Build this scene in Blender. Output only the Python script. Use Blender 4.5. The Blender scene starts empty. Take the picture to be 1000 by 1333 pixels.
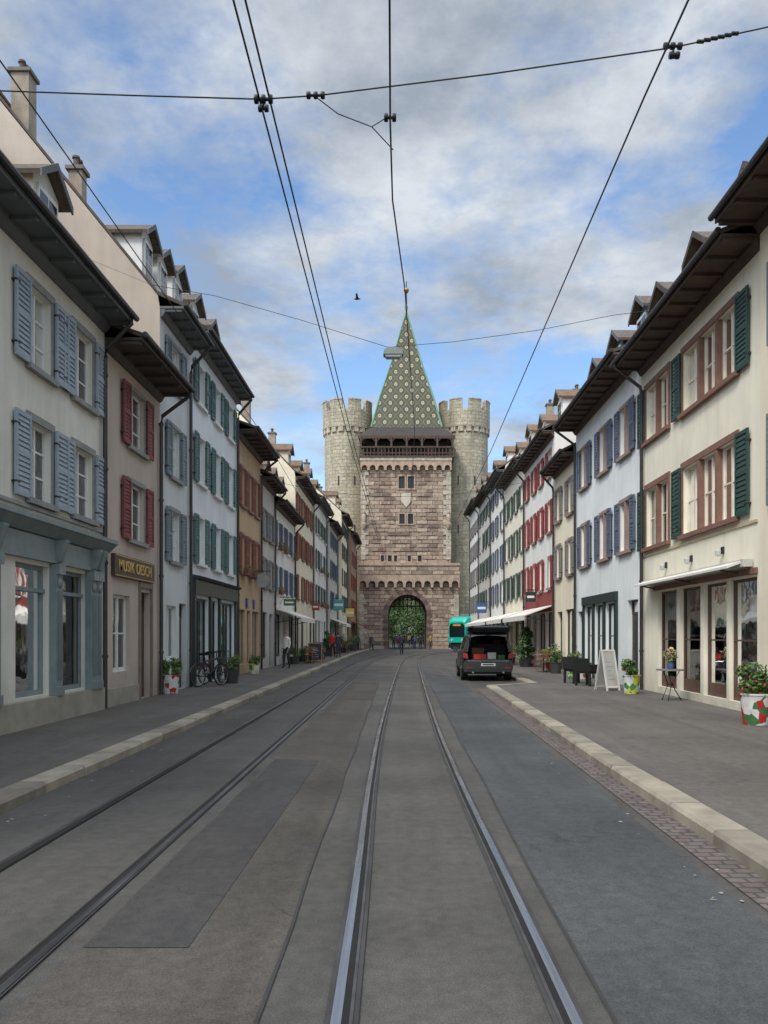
import bpy, bmesh, math, random
from mathutils import Vector, Matrix
random.seed(11)
F=1083.0; U0=522.0; V0=826.0
XL=6.4; XR=7.0
def yl(u,X=XL): return F*X/(U0-u)
def yr(u,X=XR): return F*X/(u-U0)
sc=bpy.context.scene

# ------------------------------------------------------------------ materials
def s2l(c):
    return tuple(((x/255.0)/12.92 if x/255.0<=0.04045 else ((x/255.0+0.055)/1.055)**2.4) for x in c)
MC={}
def newmat(name):
    m=bpy.data.materials.new(name); m.use_nodes=True
    nt=m.node_tree; nt.nodes.clear()
    out=nt.nodes.new('ShaderNodeOutputMaterial')
    b=nt.nodes.new('ShaderNodeBsdfPrincipled')
    nt.links.new(b.outputs[0],out.inputs[0])
    return m,nt,b
def nd(nt,t,**k):
    n=nt.nodes.new(t)
    for a,v in k.items(): setattr(n,a,v)
    return n
def mixc(nt,fac,a,b,mode='MIX'):
    n=nt.nodes.new('ShaderNodeMix'); n.data_type='RGBA'; n.blend_type=mode
    for i,v in ((0,fac),(6,a),(7,b)):
        if hasattr(v,'links') or hasattr(v,'is_linked'): nt.links.new(v,n.inputs[i])
        elif i==0: n.inputs[0].default_value=v
        else: n.inputs[i].default_value=(v[0],v[1],v[2],1)
    return n.outputs[2]
def mth(nt,op,a,b=None,clamp=False):
    n=nt.nodes.new('ShaderNodeMath'); n.operation=op; n.use_clamp=clamp
    for i,v in ((0,a),(1,b)):
        if v is None: continue
        if hasattr(v,'is_linked'): nt.links.new(v,n.inputs[i])
        else: n.inputs[i].default_value=v
    return n.outputs[0]
def noise(nt,vec,scale,detail=4,rough=.55):
    n=nt.nodes.new('ShaderNodeTexNoise'); n.inputs['Scale'].default_value=scale
    n.inputs['Detail'].default_value=detail; n.inputs['Roughness'].default_value=rough
    nt.links.new(vec,n.inputs['Vector']); return n.outputs['Fac']
def mapr(nt,v,a,b,c=0,d=1):
    n=nt.nodes.new('ShaderNodeMapRange'); nt.links.new(v,n.inputs[0])
    n.inputs[1].default_value=a;n.inputs[2].default_value=b;n.inputs[3].default_value=c;n.inputs[4].default_value=d
    return n.outputs[0]
def scalev(nt,vec,s):
    n=nt.nodes.new('ShaderNodeVectorMath'); n.operation='MULTIPLY'; nt.links.new(vec,n.inputs[0]); n.inputs[1].default_value=s
    return n.outputs[0]
def bump(nt,b,h,strength,dist=.01):
    n=nt.nodes.new('ShaderNodeBump'); n.inputs['Strength'].default_value=strength; n.inputs['Distance'].default_value=dist
    nt.links.new(h,n.inputs['Height']); nt.links.new(n.outputs[0],b.inputs['Normal'])
def pos(nt): return nt.nodes.new('ShaderNodeNewGeometry').outputs['Position']
def pm(name,rgb,rough=.8,var=.12,scale=3,bmp=.2,bs=60,metal=0,streak=0,spec=.5):
    if name in MC: return MC[name]
    m,nt,b=newmat(name); c=s2l(rgb); p=pos(nt)
    f=mapr(nt,noise(nt,p,scale),.3,.7)
    col=mixc(nt,f,[x*(1-var) for x in c],[min(1,x*(1+var)) for x in c])
    if streak:
        s=mapr(nt,noise(nt,scalev(nt,p,(2.2,2.2,.25)),1.3,6,.65),.42,.75)
        col=mixc(nt,mth(nt,'MULTIPLY',s,streak),col,[x*.45 for x in c])
        s=mapr(nt,noise(nt,p,.5,7,.7),.5,.7)
        col=mixc(nt,mth(nt,'MULTIPLY',s,streak*.7),col,[c[0]*.62,c[1]*.58,c[2]*.5])
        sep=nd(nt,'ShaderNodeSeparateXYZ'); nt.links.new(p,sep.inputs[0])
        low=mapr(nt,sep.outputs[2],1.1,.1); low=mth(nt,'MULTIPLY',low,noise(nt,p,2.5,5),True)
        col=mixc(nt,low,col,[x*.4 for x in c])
    nt.links.new(col,b.inputs['Base Color'])
    b.inputs['Roughness'].default_value=rough; b.inputs['Metallic'].default_value=metal
    b.inputs['Specular IOR Level'].default_value=spec
    if bmp: bump(nt,b,noise(nt,p,bs,3),bmp,.006)
    MC[name]=m; return m
def glassmat(name,tint=(.9,.95,1),base=.14):
    if name in MC: return MC[name]
    m=bpy.data.materials.new(name); m.use_nodes=True; nt=m.node_tree; nt.nodes.clear()
    out=nd(nt,'ShaderNodeOutputMaterial'); mx=nd(nt,'ShaderNodeMixShader')
    tr=nd(nt,'ShaderNodeBsdfTransparent'); gl=nd(nt,'ShaderNodeBsdfGlossy'); gl.inputs['Roughness'].default_value=.03
    tr.inputs[0].default_value=(tint[0]*.8,tint[1]*.8,tint[2]*.8,1)
    fr=nd(nt,'ShaderNodeFresnel'); fr.inputs[0].default_value=1.6
    f=mth(nt,'ADD',mth(nt,'MULTIPLY',fr.outputs[0],1.1),base,True)
    nt.links.new(f,mx.inputs[0]); nt.links.new(tr.outputs[0],mx.inputs[1]); nt.links.new(gl.outputs[0],mx.inputs[2])
    bn=nd(nt,'ShaderNodeBump'); bn.inputs['Strength'].default_value=.25; bn.inputs['Distance'].default_value=.02
    nt.links.new(noise(nt,pos(nt),1.6,2),bn.inputs['Height']); nt.links.new(bn.outputs[0],gl.inputs['Normal'])
    nt.links.new(mx.outputs[0],out.inputs[0]); MC[name]=m; return m
def tilemat(name,rgb,rgb2):
    if name in MC: return MC[name]
    m,nt,b=newmat(name); uv=nd(nt,'ShaderNodeUVMap').outputs[0]
    br=nd(nt,'ShaderNodeTexBrick'); nt.links.new(uv,br.inputs[0])
    c=s2l(rgb); c2=s2l(rgb2)
    br.inputs['Color1'].default_value=(*c,1); br.inputs['Color2'].default_value=(*c2,1)
    br.inputs['Mortar'].default_value=(c[0]*.3,c[1]*.3,c[2]*.3,1)
    br.inputs['Scale'].default_value=1; br.inputs['Brick Width'].default_value=.18; br.inputs['Row Height'].default_value=.16
    br.inputs['Mortar Size'].default_value=.012
    f=mapr(nt,noise(nt,pos(nt),1.4,6,.7),.35,.7)
    col=mixc(nt,f,br.outputs[0],[(c[i]*.6+c2[i]*.4) for i in range(3)])
    nt.links.new(col,b.inputs[0]); b.inputs['Roughness'].default_value=.85
    bump(nt,b,br.outputs['Fac'],-.6,.02)
    MC[name]=m; return m
def stonemat(name,c1,c2,c3,bw=.75,rh=.36,mort=.014,mortc=(95,88,80),bstr=.7,tint=.6,streak=.55):
    if name in MC: return MC[name]
    m,nt,b=newmat(name); uv=nd(nt,'ShaderNodeUVMap').outputs[0]
    br=nd(nt,'ShaderNodeTexBrick'); 
    wob=nd(nt,'ShaderNodeTexNoise'); wob.inputs['Scale'].default_value=1.2; nt.links.new(uv,wob.inputs['Vector'])
    va=nd(nt,'ShaderNodeVectorMath'); va.operation='MULTIPLY_ADD'; nt.links.new(wob.outputs['Color'],va.inputs[0]); va.inputs[1].default_value=(.05,.05,0); nt.links.new(uv,va.inputs[2])
    nt.links.new(va.outputs[0],br.inputs[0])
    a=s2l(c1); d=s2l(c2); e=s2l(c3); mo=s2l(mortc)
    br.inputs['Color1'].default_value=(*a,1); br.inputs['Color2'].default_value=(*d,1); br.inputs['Mortar'].default_value=(*mo,1)
    br.inputs['Scale'].default_value=1; br.inputs['Brick Width'].default_value=bw; br.inputs['Row Height'].default_value=rh
    br.inputs['Mortar Size'].default_value=mort; br.inputs['Mortar Smooth'].default_value=.4
    p=pos(nt)
    f=mapr(nt,noise(nt,p,.35,8,.75),.42,.66)
    col=mixc(nt,mth(nt,'MULTIPLY',f,tint),br.outputs[0],mixc(nt,.5,br.outputs[0],e))
    st=mapr(nt,noise(nt,scalev(nt,p,(1.2,1.2,.15)),1.1,6,.7),.47,.75)
    col=mixc(nt,mth(nt,'MULTIPLY',st,streak),col,[x*.35 for x in a])
    f2=mapr(nt,noise(nt,p,4,6,.7),.3,.7,.62,1.3)
    col=mixc(nt,1.0,col,f2,'MULTIPLY')
    nt.links.new(col,b.inputs[0]); b.inputs['Roughness'].default_value=.9
    h=mth(nt,'ADD',mth(nt,'MULTIPLY',br.outputs['Fac'],-1.0),mth(nt,'MULTIPLY',noise(nt,p,6,5),.8))
    bump(nt,b,h,bstr,.06); MC[name]=m; return m

def asphalt(name,rgb,var=.18,seed=0):
    m,nt,b=newmat(name); c=s2l(rgb); p=pos(nt)
    if seed:
        n=nd(nt,'ShaderNodeVectorMath'); n.operation='ADD'; nt.links.new(p,n.inputs[0]); n.inputs[1].default_value=(seed,seed,0); p=n.outputs[0]
    f=mapr(nt,noise(nt,p,.45,6,.6),.35,.68)
    col=mixc(nt,f,[x*(1-var) for x in c],[x*(1+var) for x in c])
    f=mapr(nt,noise(nt,scalev(nt,p,(2.2,.07,1)),1.0,4,.6),.38,.7)
    col=mixc(nt,mth(nt,'MULTIPLY',f,.5),col,[x*.56 for x in c])
    g=mapr(nt,noise(nt,p,110,3,.85),.3,.7,.45,1.6)
    col=mixc(nt,1.0,col,g,'MULTIPLY')
    g=mapr(nt,noise(nt,p,9,5,.7),.3,.7,.8,1.2)
    col=mixc(nt,1.0,col,g,'MULTIPLY')
    vo=nd(nt,'ShaderNodeTexVoronoi'); vo.feature='DISTANCE_TO_EDGE'; vo.inputs['Scale'].default_value=.22
    wn=nd(nt,'ShaderNodeTexNoise'); wn.inputs['Scale'].default_value=1.1; wn.inputs['Detail'].default_value=6; nt.links.new(p,wn.inputs['Vector'])
    va=nd(nt,'ShaderNodeVectorMath'); va.operation='MULTIPLY_ADD'; nt.links.new(wn.outputs['Color'],va.inputs[0]); va.inputs[1].default_value=(1.8,1.8,0); nt.links.new(p,va.inputs[2])
    nt.links.new(va.outputs[0],vo.inputs['Vector'])
    cr=mth(nt,'MULTIPLY',mapr(nt,vo.outputs['Distance'],.0,.004,1,0),mapr(nt,noise(nt,p,.25,2),.5,.6),True)
    col=mixc(nt,mth(nt,'MULTIPLY',cr,.45),col,[x*.3 for x in c])
    sp=mapr(nt,noise(nt,p,2.3,2,.5),.74,.76)
    col=mixc(nt,mth(nt,'MULTIPLY',sp,.3),col,[x*.5 for x in c])
    nt.links.new(col,b.inputs[0])
    nt.links.new(mapr(nt,noise(nt,p,.8,4),.3,.7,.68,.92),b.inputs['Roughness'])
    b.inputs['Specular IOR Level'].default_value=.25
    bump(nt,b,noise(nt,p,110,3,.8),.5,.008); return m

# ------------------------------------------------------------------ mesh builder
class MB:
    def __init__(s,name,loc=(0,0,0),rot=0):
        s.name=name; s.loc=Vector(loc); s.rot=rot; s.parts={}
    def part(s,p,m):
        k=(p,m.name)
        if k not in s.parts: s.parts[k]=dict(v=[],f=[],uv=[],m=m,n=p,sm=False)
        return s.parts[k]
    def face(s,p,m,pts,uv=None):
        d=s.part(p,m); n=len(d['v']); d['v']+= [tuple(q) for q in pts]; d['f'].append(tuple(range(n,n+len(pts)))); d['uv'].append(uv)
    def box(s,p,m,x0,x1,y0,y1,z0,z1):
        if x0>x1:x0,x1=x1,x0
        if y0>y1:y0,y1=y1,y0
        if z0>z1:z0,z1=z1,z0
        a=[(x0,y0,z0),(x1,y0,z0),(x1,y1,z0),(x0,y1,z0),(x0,y0,z1),(x1,y0,z1),(x1,y1,z1),(x0,y1,z1)]
        for f in ((3,2,1,0),(4,5,6,7),(0,1,5,4),(1,2,6,5),(2,3,7,6),(3,0,4,7)): s.face(p,m,[a[i] for i in f])
    def prism(s,p,m,prof,fn,t0,t1):
        A=[fn(q,t0) for q in prof]; Bq=[fn(q,t1) for q in prof]; n=len(prof)
        s.face(p,m,A); s.face(p,m,Bq[::-1])
        for i in range(n):
            j=(i+1)%n
            s.face(p,m,[A[i],Bq[i],Bq[j],A[j]])
    def tube(s,p,m,pts,r,seg=8,r2=None,closed=False):
        pts=[Vector(q) for q in pts]; rings=[]; n=len(pts)
        for i,q in enumerate(pts):
            if closed: t=(pts[(i+1)%n]-pts[i-1])
            else: t=(pts[min(i+1,n-1)]-pts[max(i-1,0)])
            t.normalize(); up=Vector((0,0,1)) if abs(t.z)<.9 else Vector((1,0,0))
            a=t.cross(up).normalized(); b=t.cross(a).normalized()
            rr=r if r2 is None else r+(r2-r)*i/(n-1)
            rings.append([q+a*math.cos(6.2832*k/seg)*rr+b*math.sin(6.2832*k/seg)*rr for k in range(seg)])
        d=s.part(p,m); d['sm']=True; off=len(d['v'])
        for rg in rings: d['v']+=[tuple(v) for v in rg]
        for i in range(n if closed else n-1):
            for k in range(seg):
                i2=(i+1)%n
                d['f'].append((off+i*seg+k,off+i*seg+(k+1)%seg,off+i2*seg+(k+1)%seg,off+i2*seg+k)); d['uv'].append(None)
        if not closed:
            d['f'].append(tuple(off+k for k in range(seg))); d['uv'].append(None)
            d['f'].append(tuple(off+(n-1)*seg+k for k in range(seg))[::-1]); d['uv'].append(None)
    def lathe(s,p,m,c,prof,seg=20,axis='z',smooth=True):
        d=s.part(p,m); d['sm']=smooth; off=len(d['v'])
        for r,h in prof:
            for k in range(seg):
                a=6.2832*k/seg
                if axis=='z': v=(c[0]+r*math.cos(a),c[1]+r*math.sin(a),c[2]+h)
                elif axis=='x': v=(c[0]+h,c[1]+r*math.cos(a),c[2]+r*math.sin(a))
                else: v=(c[0]+r*math.cos(a),c[1]+h,c[2]+r*math.sin(a))
                d['v'].append(v)
        for i in range(len(prof)-1):
            for k in range(seg):
                k2=(k+1)%seg
                d['f'].append((off+i*seg+k,off+i*seg+k2,off+(i+1)*seg+k2,off+(i+1)*seg+k))
                R=prof[0][0]
                d['uv'].append([(R*6.2832*k/seg,prof[i][1]),(R*6.2832*(k+1)/seg,prof[i][1]),(R*6.2832*(k+1)/seg,prof[i+1][1]),(R*6.2832*k/seg,prof[i+1][1])])
    def build(s,bevel=None):
        e=bpy.data.objects.new(s.name,None); e.empty_display_size=.3; e.location=s.loc; e.rotation_euler[2]=s.rot
        sc.collection.objects.link(e)
        for k,d in s.parts.items():
            me=bpy.data.meshes.new(d['n']); me.from_pydata(d['v'],[],d['f']); me.materials.append(d['m'])
            uvl=me.uv_layers.new(name='UVMap')
            for pi,poly in enumerate(me.polygons):
                u=d['uv'][pi]; nrm=poly.normal
                for li,l in enumerate(poly.loop_indices):
                    if u: uvl.data[l].uv=u[li]; continue
                    co=me.vertices[me.loops[l].vertex_index].co
                    ax,ay,az=abs(nrm.x),abs(nrm.y),abs(nrm.z)
                    if az>.8: uvl.data[l].uv=(co.x,co.y)
                    elif ax>=ay: uvl.data[l].uv=(co.y,co.z if ax>.9 else co.z/math.sqrt(max(1e-4,1-nrm.z**2)))
                    else: uvl.data[l].uv=(co.x,co.z if ay>.9 else co.z/math.sqrt(max(1e-4,1-nrm.z**2)))
            bm=bmesh.new(); bm.from_mesh(me)
            if d['sm']: bmesh.ops.remove_doubles(bm,verts=bm.verts,dist=.0002)
            bmesh.ops.recalc_face_normals(bm,faces=bm.faces); bm.to_mesh(me); bm.free()
            if d['sm']:
                for q in me.polygons: q.use_smooth=True
            o=bpy.data.objects.new(d['n'],me); sc.collection.objects.link(o); o.parent=e
            if d['sm']:
                try: me.set_sharp_from_angle(angle=math.radians(40))
                except Exception: pass
        return e

def leafmat(name,rgb,rgb2):
    if name in MC: return MC[name]
    m,nt,b=newmat(name); g=nd(nt,'ShaderNodeNewGeometry'); c=mixc(nt,g.outputs['Random Per Island'],s2l(rgb),s2l(rgb2))
    nt.links.new(c,b.inputs[0]); b.inputs['Roughness'].default_value=.6; MC[name]=m; return m
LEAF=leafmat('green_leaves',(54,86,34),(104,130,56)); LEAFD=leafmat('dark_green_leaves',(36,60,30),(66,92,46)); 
FLR=leafmat('red_flowers',(170,30,40),(200,70,80)); FLY=leafmat('mixed_flowers',(210,190,80),(220,160,190)); 
def leaves(M,part,m,cs,n,size,flat=1):
    for i in range(n):
        c,r=random.choice(cs); 
        while True:
            v=Vector((random.uniform(-1,1),random.uniform(-1,1),random.uniform(-1,1)))
            if .35<v.length<1: break
        p=Vector(c)+Vector((v.x*r,v.y*r,v.z*r*flat)); a=Vector((random.gauss(0,1),random.gauss(0,1),random.gauss(0,1))).normalized(); b_=a.orthogonal().normalized()
        s1=size*random.uniform(.6,1.3); s2=s1*.5
        M.face(part,m,[p-a*s1,p+b_*s2,p+a*s1,p-b_*s2])

# ------------------------------------------------------------------ facade helpers
GL=glassmat('window_glass'); 
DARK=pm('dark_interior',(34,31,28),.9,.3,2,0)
ROOM=pm('warm_room_wall',(92,80,66),.9,.35,1.1,0)
CURT=pm('curtain_cloth',(222,219,212),.9,.1,6,.3,30)
WHITEW=pm('white_window_paint',(218,218,212),.5,.06,5,.05)
PIPE=pm('dark_downpipe_metal',(56,52,50),.45,.25,4,.05,metal=.3)
WOODD=pm('dark_soffit_wood',(76,65,57),.75,.3,3,.3,30)
SOFG=pm('grey_soffit_paint',(92,96,96),.7,.15,3,.2,30)
TILE=tilemat('roof_tiles',(134,108,84),(96,76,60))
TILE2=tilemat('grey_roof_tiles',(108,96,84),(80,70,62))

class Facade(MB):
    def __init__(s,name,side,X,y0,y1,eave):
        super().__init__(name,(0,0,0)); s.X=X*side; s.n=-side; s.y0=y0+.003; s.y1=y1-.003; s.e=eave; s.op=[]; s.side=side
    def P(s,d,y,z): return (s.X+s.n*d,y,z)
    def fb(s,p,m,d0,d1,y0,y1,z0,z1):
        s.box(p,m,s.X+s.n*d0,s.X+s.n*d1,y0,y1,z0,z1)
    def py(s,p,m,prof,y0,y1): s.prism(p,m,prof,lambda q,t:s.P(q[0],t,q[1]),y0,y1)
    def pd(s,p,m,prof,d0,d1): s.prism(p,m,prof,lambda q,t:s.P(t,q[0],q[1]),d0,d1)
    def wall(s,m,D=9,H=4.5,ov=.8,z0=0,gm=None):
        gm=gm or m
        ys=sorted({s.y0,s.y1}|{o[0] for o in s.op}|{o[1] for o in s.op}); zs=sorted({z0,s.e}|{o[2] for o in s.op}|{o[3] for o in s.op})
        for i in range(len(ys)-1):
            for j in range(len(zs)-1):
                cy=(ys[i]+ys[i+1])/2; cz=(zs[j]+zs[j+1])/2
                if any(o[0]<cy<o[1] and o[2]<cz<o[3] for o in s.op): continue
                s.face('wall',m,[s.P(0,ys[i],zs[j]),s.P(0,ys[i+1],zs[j]),s.P(0,ys[i+1],zs[j+1]),s.P(0,ys[i],zs[j+1])])
        for (a,b,c,d) in s.op:
            r=-.2
            s.face('reveals',m,[s.P(0,a,c),s.P(r,a,c),s.P(r,a,d),s.P(0,a,d)])
            s.face('reveals',m,[s.P(0,b,c),s.P(r,b,c),s.P(r,b,d),s.P(0,b,d)])
            s.face('reveals',m,[s.P(0,a,d),s.P(r,a,d),s.P(r,b,d),s.P(0,b,d)])
            s.face('reveals',m,[s.P(0,a,c),s.P(r,a,c),s.P(r,b,c),s.P(0,b,c)])
        e=s.e
        for y in (s.y0,s.y1):
            s.face('gable_wall',gm,[s.P(0,y,z0),s.P(0,y,e),s.P(-.05,y,e+.3),s.P(-D/2,y,e+H),s.P(-D,y,e),s.P(-D,y,z0)])
        s.face('gable_wall',gm,[s.P(-D,s.y0,z0),s.P(-D,s.y1,z0),s.P(-D,s.y1,e),s.P(-D,s.y0,e)])
        s.slope=H/(D/2); s.D=D; s.H=H; s.ov=ov
    def roof(s,m,soff=None,gut=True,pipe=None,ext=0):
        e=s.e;D=s.D;H=s.H;ov=s.ov; t=.1; y0=s.y0+.01-ext; y1=s.y1-.01+ext
        def slab(a,b):
            (d0,za),(d1,zb)=a,b; L=math.hypot(d1-d0,zb-za)
            A=s.P(d0,y0,za+t);Bq=s.P(d0,y1,za+t);C=s.P(d1,y1,zb+t);E=s.P(d1,y0,zb+t)
            s.face('roof',m,[A,Bq,C,E],[(y0,0),(y1,0),(y1,L),(y0,L)])
            s.face('roof_edge',WOODD,[s.P(d0,y0,za),s.P(d1,y0,zb),E,A]); s.face('roof_edge',WOODD,[s.P(d0,y1,za),s.P(d1,y1,zb),C,Bq])
        zk=e+.32
        slab((ov,e+.03),(0-.05,zk)); slab((-.05,zk),(-D/2,e+H+.05)); slab((-D/2,e+H+.05),(-D-.3,e-.1))
        s.fb('ridge',m,-D/2-.1,-D/2+.1,y0,y1,e+H+.13,e+H+.22)
        so=soff or WOODD
        s.fb('soffit',so,-.02,ov,y0,y1,e-.04,e+.02)
        s.fb('fascia',so,ov+.002,ov+.03,y0,y1,e-.06,e+.12)
        s.py('cornice',so,[(0.002,e-.26),(.06,e-.24),(.14,e-.12),(.14,e-.045),(0.002,e-.045)],y0+.01,y1-.01)
        n=max(2,int((y1-y0)/.75))
        for i in range(n+1):
            yy=y0+.08+(y1-y0-.16)*i/n
            s.fb('rafter_tails',so,.15,ov-.03,yy-.05,yy+.05,e-.11,e-.042)
        if gut: s.tube('gutter',PIPE,[s.P(ov+.09,y0-.05,e+.07),s.P(ov+.09,y1+.05,e+.07)],.062)
        if pipe is not None:
            y=pipe
            s.tube('downpipe',PIPE,[s.P(ov+.08,y,e+.04),s.P(ov+.06,y,e-.1),s.P(.12,y,e-.65),s.P(.09,y,e-.85),s.P(.09,y,.05)],.05)
            for z in (1.2,3.2,5.2,7.2): s.tube('pipe_brackets',PIPE,[s.P(.09,y,z),s.P(.09,y,z+.06)],.066)
    def dormer(s,yc,w,d,z0,h,wm,rm,sm=None):
        back=-(z0+h-s.e)/s.slope-1.2
        y0=yc-w/2;y1=yc+w/2
        s.fb('dormer_wall',wm,d,back,y0,y1,z0,z0+h)
        s.fb('dormer_sash',WHITEW,d+.004,d+.05,y0+.14,y1-.14,z0+.12,z0+h-.12)
        g=(w-.4)/2
        for a in (y0+.19,yc+.02):
            for kz in (0,1):
                zz=z0+.18+kz*(h-.36)/2
                s.fb('dormer_glass',pm('dark_glass_pane',(38,44,50),.08,.2,2,0),d+.03,d+.056,a,a+g-.02,zz,zz+(h-.36)/2-.04)
        rz=z0+h; o=.16; rh=w*.34
        s.pd('dormer_gable',wm,[(y0,rz+.002),(y1,rz+.002),(yc,rz+rh-.08)],d,back)
        for sg in (-1,1):
            ye=yc+sg*(w/2+o); 
            zf=rz-o*rh/(w/2)
            s.pd('dormer_roof',rm,[(ye,zf),(yc,rz+rh),(yc,rz+rh+.08),(ye+sg*.02,zf+.08)],d+.2,back-.6)
            s.pd('dormer_barge',sm or SOFG,[(ye+sg*.015,zf-.05),(yc,rz+rh-.05),(yc,rz+rh+.1),(ye+sg*.015,zf+.1)],d+.203,d+.24)
        s.fb('dormer_sill',sm or SOFG,d+.002,d+.1,y0-.05,y1+.05,z0-.05,z0+.06)
    def chimney(s,d,y,z0,z1,w=.6,m=None):
        m=m or pm('chimney_render',(150,138,122),.9,.25,3,.4)
        s.fb('chimney',m,d-w/2,d+w/2,y-w/2,y+w/2,z0,z1)
        s.fb('chimney_cap',pm('concrete_cap',(110,106,100),.9,.2,3,.3),d-w/2-.07,d+w/2+.07,y-w/2-.07,y+w/2+.07,z1+.001,z1+.1)
        for q in (-.1,.1): s.lathe('chimney_pot',pm('clay_pot',(92,80,72),.8,.2),(s.X+s.n*d,y+q,z1+.1),[(.08,0),(.075,.22),(.11,.24),(.1,.3),(.05,.31)],10)
    def glazing(s,y0,y1,z0,z1,fm,ns=2,nt=2,fw=.055,curtain=.7,depth=-.13,solid=0,room=None):
        s.fb('sash',fm,depth-.03,depth+.03,y0,y0+fw,z0,z1); s.fb('sash',fm,depth-.03,depth+.03,y1-fw,y1,z0,z1)
        s.fb('sash',fm,depth-.027,depth+.027,y0+fw,y1-fw,z0,z0+fw+.02); s.fb('sash',fm,depth-.027,depth+.027,y0+fw,y1-fw,z1-fw,z1)
        for i in range(1,ns):
            yy=y0+(y1-y0)*i/ns; s.fb('sash',fm,depth-.024,depth+.034,yy-fw*.6,yy+fw*.6,z0+fw,z1-fw)
        for j in range(1,nt):
            zz=z0+(z1-z0)*j/nt; s.fb('sash',fm,depth-.02,depth+.02,y0+fw,y1-fw,zz-.018,zz+.018)
        if solid: s.fb('sash_panel',fm,depth-.015,depth+.015,y0+fw,y1-fw,z0+fw,z0+solid)
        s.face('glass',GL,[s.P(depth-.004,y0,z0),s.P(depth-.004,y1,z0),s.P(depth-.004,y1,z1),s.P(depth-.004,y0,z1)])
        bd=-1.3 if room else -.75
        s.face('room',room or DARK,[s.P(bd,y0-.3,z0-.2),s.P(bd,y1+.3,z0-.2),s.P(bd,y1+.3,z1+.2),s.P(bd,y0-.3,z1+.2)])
        if random.random()<curtain:
            k=random.choice([.2,.26,.33,.45]); w=y1-y0
            for a,b in ((y0,y0+w*k),(y1-w*k,y1)):
                n=8
                for i in range(n):
                    ya=a+(b-a)*i/n; yb=a+(b-a)*(i+1)/n; da=-.24-(.03 if i%2 else 0); db=-.24-(0 if i%2 else .03)
                    s.face('curtains',CURT,[s.P(da,ya,z0),s.P(db,yb,z0),s.P(db,yb,z1),s.P(da,ya,z1)])
    def shutter(s,m,y0,y1,z0,z1,slats=12):
        a=.03;b=.075; w=.06; j=random.uniform(0,.03); a+=j; b+=j
        s.fb('shutters',m,a,b,y0,y0+w,z0,z1); s.fb('shutters',m,a,b,y1-w,y1,z0,z1)
        for zz in (z0,(z0+z1)/2-.04,z1-.08): s.fb('shutters',m,a+.002,b-.002,y0+w,y1-w,zz,zz+.08)
        n=slats
        for h in range(2):
            za=z0+.08 if h==0 else (z0+z1)/2+.04; zb=(z0+z1)/2-.04 if h==0 else z1-.08
            k=n//2
            for i in range(k):
                z=za+(zb-za)*i/k; dz=(zb-za)/k
                s.face('shutter_slats',m,[s.P(b-.006,y0+w,z),s.P(b-.006,y1-w,z),s.P(a+.018,y1-w,z+dz*1.02),s.P(a+.018,y0+w,z+dz*1.02)])
        for zz in (z0+.2,z1-.25): s.fb('hinges',PIPE,.0,b+.006,y0 -.01,y0+.12,zz,zz+.03)
    def window(s,y0,y1,z0,z1,trim,shut=None,sides='lr',ns=2,nt=3,sw=None,curtain=.7,fm=None,tw=.09,lites=1,slats=14):
        s.op.append((y0,y1,z0,z1))
        fm=fm or WHITEW
        s.fb('window_surround',trim,.002,.035,y0-tw,y0,z0,z1); s.fb('window_surround',trim,.002,.035,y1,y1+tw,z0,z1)
        s.fb('window_surround',trim,.002,.04,y0-tw,y1+tw,z1,z1+tw*1.2)
        s.fb('window_sill',trim,.002,.11,y0-tw-.03,y1+tw+.03,z0-.1,z0)
        if lites==1: s.glazing(y0,y1,z0,z1,fm,ns,nt,curtain=curtain)
        else:
            w=(y1-y0)/lites
            for i in range(lites):
                s.glazing(y0+i*w+(.05 if i else 0),y0+(i+1)*w-(.05 if i<lites-1 else 0),z0,z1,fm,ns,nt,curtain=curtain)
                if i: s.fb('window_surround',trim,-.18,.034,y0+i*w-.05,y0+i*w+.05,z0,z1)
        if shut:
            sw=sw or (y1-y0)/2/1.0
            if 'l' in sides: s.shutter(shut,y0-tw-sw+.05,y0-tw+.05,z0-.03,z1+.04,slats)
            if 'r' in sides: s.shutter(shut,y1+tw-.05,y1+tw+sw-.05,z0-.03,z1+.04,slats)
    def flowerbox(s,yc,w,z,fl):
        s.fb('window_box',pm('window_box_clay',(110,74,56),.8),.115,.3,yc-w/2,yc+w/2,z-.12,z+.08)
        cs=[(s.P(.22,yc-w/2+w*(i+.5)/5,z+.16),.15) for i in range(5)]
        leaves(s,'window_box_leaves',LEAF,cs,90,.045); leaves(s,'window_box_blossoms',fl,cs,30,.04)
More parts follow.
